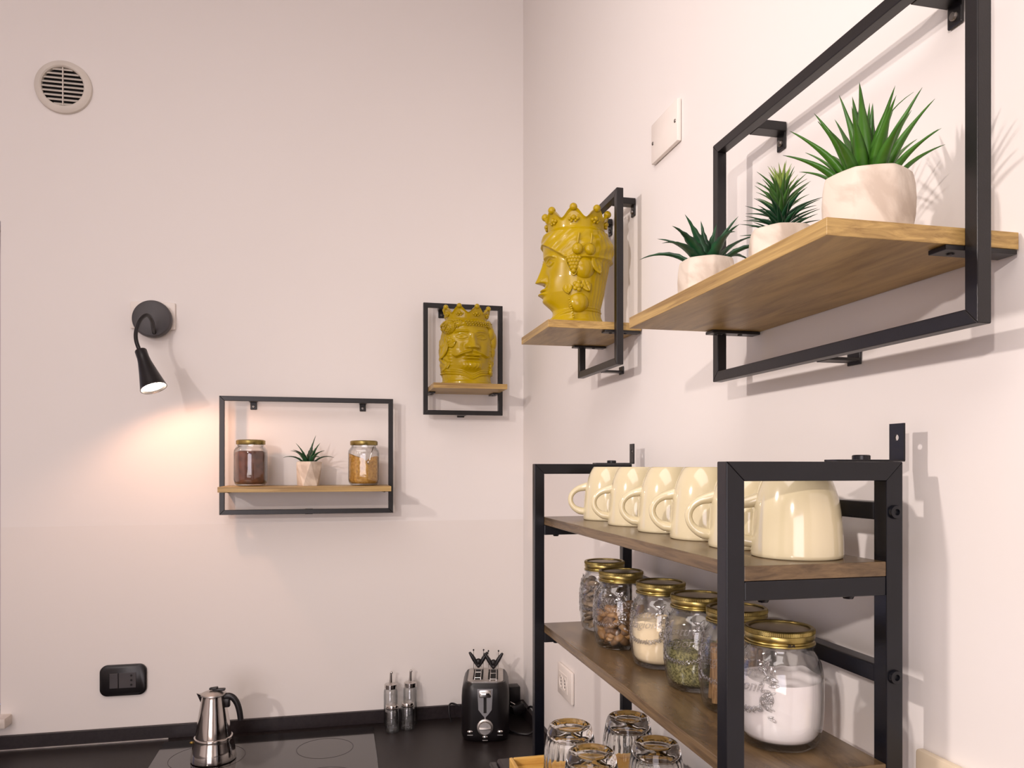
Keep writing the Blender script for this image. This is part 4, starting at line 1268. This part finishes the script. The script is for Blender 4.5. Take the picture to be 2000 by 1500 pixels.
# ------------------------------------------------------------------ cruets
def small_cruet(label, x, y):
    t = thing('glass_shaker', label, 'shaker', (x, y, CT), 0, 'glass shakers by the wall')
    MB().lathe([(0, .0005), (.017, 0), (.0195, .002), (.0200, .006), (.0200, .058), (.0190, .064), (.0165, .067), (.0160, .070), (.0150, .070), (.0155, .066), (.0180, .060), (.0185, .008), (.016, .005), (0, .0048)], 40).build('glass_body', M['bottleglass'], t, 40)
    MB().lathe([(.0175, .0665), (.0182, .0675), (.0182, .0705), (.0174, .0712), (.0182, .0720), (.0182, .0775), (.0172, .0788), (0, .0792)], 40).build('cap', M['steel'], t, 40)
def tall_cruet(label, x, y):
    t = thing('oil_cruet', label, 'bottle', (x, y, CT), 0, 'tall cruets by the wall')
    MB().lathe([(0, .0005), (.017, 0), (.0200, .002), (.0205, .006), (.0205, .100), (.0195, .107), (.0165, .111), (.0160, .114), (.0150, .114), (.0155, .110), (.0185, .104), (.0190, .008), (.016, .005), (0, .0048)], 40).build('glass_body', M['bottleglass'], t, 40)
    MB().lathe([(.0175, .1105), (.0183, .1112), (.0183, .1165), (.0172, .1172), (.0183, .1180), (.0183, .1230), (.016, .1245), (.0055, .1255), (.0045, .128), (0, .128)], 40).build('cap', M['steel'], t, 40)
    MB().tube([(0, 0, .124), (.0005, 0, .140), (.0010, -.0005, .156)], [.0048, .0036, .0033], 12).sphere((.0022, -.0015, .157), (.0040, .0036, .0042), 12, 8).build('pouring_spout', M['steel'], t, True)
small_cruet('short glass shaker with steel cap, left one in front of the oil cruets', -.412, -.093)
small_cruet('short glass shaker with steel cap, right one nearer the toaster', -.367, -.080)
tall_cruet('tall glass cruet with steel pourer, left one behind the shakers', -.413, -.041)
tall_cruet('tall glass cruet with steel pourer, right one nearer the toaster', -.355, -.036)

# ------------------------------------------------------------------ toaster
ts = thing('toaster', 'black two-slot toaster with chrome front trim standing by the corner', 'toaster', (-.148, -.150, CT), math.radians(-12))
TW, TD, TH = .1340, .185, .162
lev = [(0.004, .93, .95), (.010, .97, .98), (.020, 1, 1), (.120, 1.0, 1.0), (.142, .975, .985), (.154, .92, .95), (.160, .86, .91), (TH, .84, .90)]
rings = []
for z, sx, sy in lev:
    rings.append([(x * sx, y * sy, z) for x, y in rrect(TW, TD, .034, 8)])
n = len(rings[0]); vs_ = [p for r_ in rings for p in r_]; fs_ = [tuple(range(n))[::-1]]
for i in range(len(rings) - 1):
    for k in range(n):
        k2 = (k + 1) % n; fs_.append((i * n + k, i * n + k2, (i + 1) * n + k2, (i + 1) * n + k))
fs_.append(tuple((len(rings) - 1) * n + k for k in range(n)))
MB().add(vs_, fs_).build('body', M['toaster'], ts, 40)
# steel top plate with two slots
plate = MB(); pw, pd = .100, .150; z0, z1 = TH + .0001, TH + .0022
rim_o = rrect(pw, pd, .020, 8)
sl = [(-.0355, -.0070), (.0070, .0355)]; sy0, sy1 = -.052, .060
plate.box((-.0500, sy0, z0), (sl[0][0], sy1, z1)); plate.box((sl[0][1], sy0, z0), (sl[1][0], sy1, z1)); plate.box((sl[1][1], sy0, z0), (.0500, sy1, z1))
def endcap(ys, ye, sgn):
    pts = [(-.05, ys), (.05, ys)]
    arc = []
    for k in range(7):
        a = PI / 2 * k / 6; arc.append((.05 - .016 + .016 * math.cos(a), ye - sgn * .016 + sgn * .016 * math.sin(a)))
    for k in range(7):
        a = PI / 2 * k / 6; arc.append((-.05 + .016 - .016 * math.sin(a), ye - sgn * .016 + sgn * .016 * math.cos(a)))
    o_ = [(-.05, ys), (.05, ys)] + arc
    plate.prism(o_, z0, z1)
endcap(sy1, pd / 2, 1); endcap(sy0, -pd / 2, -1)
plate.build('top_plate', M['brushed'], ts)
for a_, b2 in sl:
    s_ = MB().box((a_, sy0, TH + .0002), (b2, sy1, TH + .0006)).build('slot', M['darkslot'], ts)
yf = -TD / 2
fp = MB()
front = [(-.0215, .150), (.0215, .150), (.0185, .092), (.0080, .078), (.0022, .072), (.0022, .060), (-.0022, .060), (-.0022, .072), (-.0080, .078), (-.0185, .092)]
fp.add([(x, yf - .0030, z) for x, z in front] + [(x, yf - .0002, z) for x, z in front],
       [tuple(range(10)), tuple(range(10, 20))[::-1]] + [(k, (k + 1) % 10, 10 + (k + 1) % 10, 10 + k) for k in range(10)])
trim = fp.build('chrome_trim', M['chrome'], ts)
MB().box((-.0042, yf - .0036, .083), (.0042, yf - .0029, .128), .0003).build('lever_slot', M['darkslot'], trim)
MB().box((-.0165, yf - .0150, .128), (.0165, yf - .0032, .143), .003).build('lever', M['chrome'], ts, 40)
MB().lathe([(.0225, 0), (.0225, .003), (.0200, .0045), (.0185, .0045), (.0178, .012), (.0165, .0135), (0, .0138)], 48, Matrix.Translation((0, yf - .0002, .043)) @ RX).box((-.0165, yf - .0185, -.0022), (.0165, yf - .0130, .0022), .001, Matrix.Translation((0, 0, .043)) @ Matrix.Translation((0, 0, 0)) @ Matrix.Rotation(.0, 4, 'Y')).build('browning_knob', M['brushed'], ts, 40)
for (x, z) in ((-.0415, .031), (.0415, .031), (0, .0125 + .004)):
    bt = MB().sphere((x, yf - .0012, z), (.0085, .0040, .0048), 16, 10).build('button', M['chrome'], ts, True)
    MB().box((x - .0075, yf - .0008, z - .0105), (x + .0075, yf - .0002 + .0004, z - .0085)).build('button_mark', M['brushed'], ts)
for sx in (-1, 1):
    for sy in (-1, 1):
        MB().lathe([(.008, 0), (.009, .0055)], 12, Matrix.Translation((sx * .042, sy * .065, 0))).build('foot', M['blackplastic'], ts)

# sandwich cages standing in the slots
def cage(label, slot_x, rz, sy=0.0):
    t = thing('sandwich_cage', label, 'toast cage', ts.matrix_basis @ Vector((slot_x, sy, TH + .0008)), ts.rotation_euler[2] + rz, 'sandwich cages in the toaster slots')
    wv = MB()
    for x in (-.0085, .0085):
        wv.tube([(x, -.052, .0), (x, -.052, .004), (x, .030, .006), (x, .034, .0)], .0010, 6)
        wv.tube([(x, .030, .006), (x * .8, .034, .030)], .0009, 6)
        wv.tube([(x * 1.6, .036, .002), (x * 1.7, .040, .060)], .0008, 6)
    for y in (-.047, .012):
        wv.tube([(-.0085, y, .005), (.0085, y, .005)], .0008, 6)
    wv.build('wire_frame', M['steel'], t, True)
    hv = MB().sphere((0, .030, .032), (.0085, .007, .009), 14, 10).sphere((0, .028, .020), (.0060, .006, .0065), 14, 10)
    hv.build('hinge', M['blackplastic'], t, True)
    for s in (-1, 1):
        pts = [(s * .003, .031, .018), (s * .009, .033, .030), (s * .018, .034, .045), (s * .027, .035, .058)]
        MB().tube(smooth_path(pts), [.0028 + .0034 * math.sin(PI * i / 18) for i in range(19)], 10).build('grip', M['blackplastic'], t, True)
        MB().sphere((s * .0148, .040, .063), (.0024, .0024, .0030), 10, 8).build('wire_tip', M['blackplastic'], t, True)
    return t
cage('left wire sandwich cage with black grips standing in the toaster', -.022, 0)
cage('right wire sandwich cage with black grips standing in the toaster', .022, 0, -.013)

# plug with adaptor and cord by the toaster
pa = thing('plug_adaptor', 'black plug adaptor and cord beside the toaster in the corner', 'plug', (-.034, -.062, CT))
MB().box((-.024, -.002, .040), (.010, .036, .098), .004).build('adaptor_body', M['blackplastic'], pa, 30)
MB().box((-.010, -.030, .020), (.030, .000, .050), .006, Matrix.Rotation(-.3, 4, 'Y')).build('plug_body', M['blackplastic'], pa, 30)
for dz in (0, .012):
    MB().tube([(-.010, -.014, .036 + dz), (-.024, -.010, .044 + dz)], .0016, 8).build('pin', M['steel'], pa)
MB().tube(smooth_path([(.024, -.020, .030), (.028, -.050, .050), (.030, -.090, .052), (.024, -.130, .020), (.000, -.150, .0045), (-.045, -.120, .0045), (-.055, -.060, .0045)]), .0032, 10).build('cord', M['blackplastic'], pa, True)
lc = MB().tube(smooth_path([(0, 0, .004), (-.006, .004, .030), (-.004, .012, .052), (.008, .016, .054), (.026, .012, .046)]), .0026, 10)
tag(lc.build('power_cord', M['blackplastic'], None, True, loc=(-.235, -.060, CT)), 'short loop of black cord standing left of the toaster', 'cord')
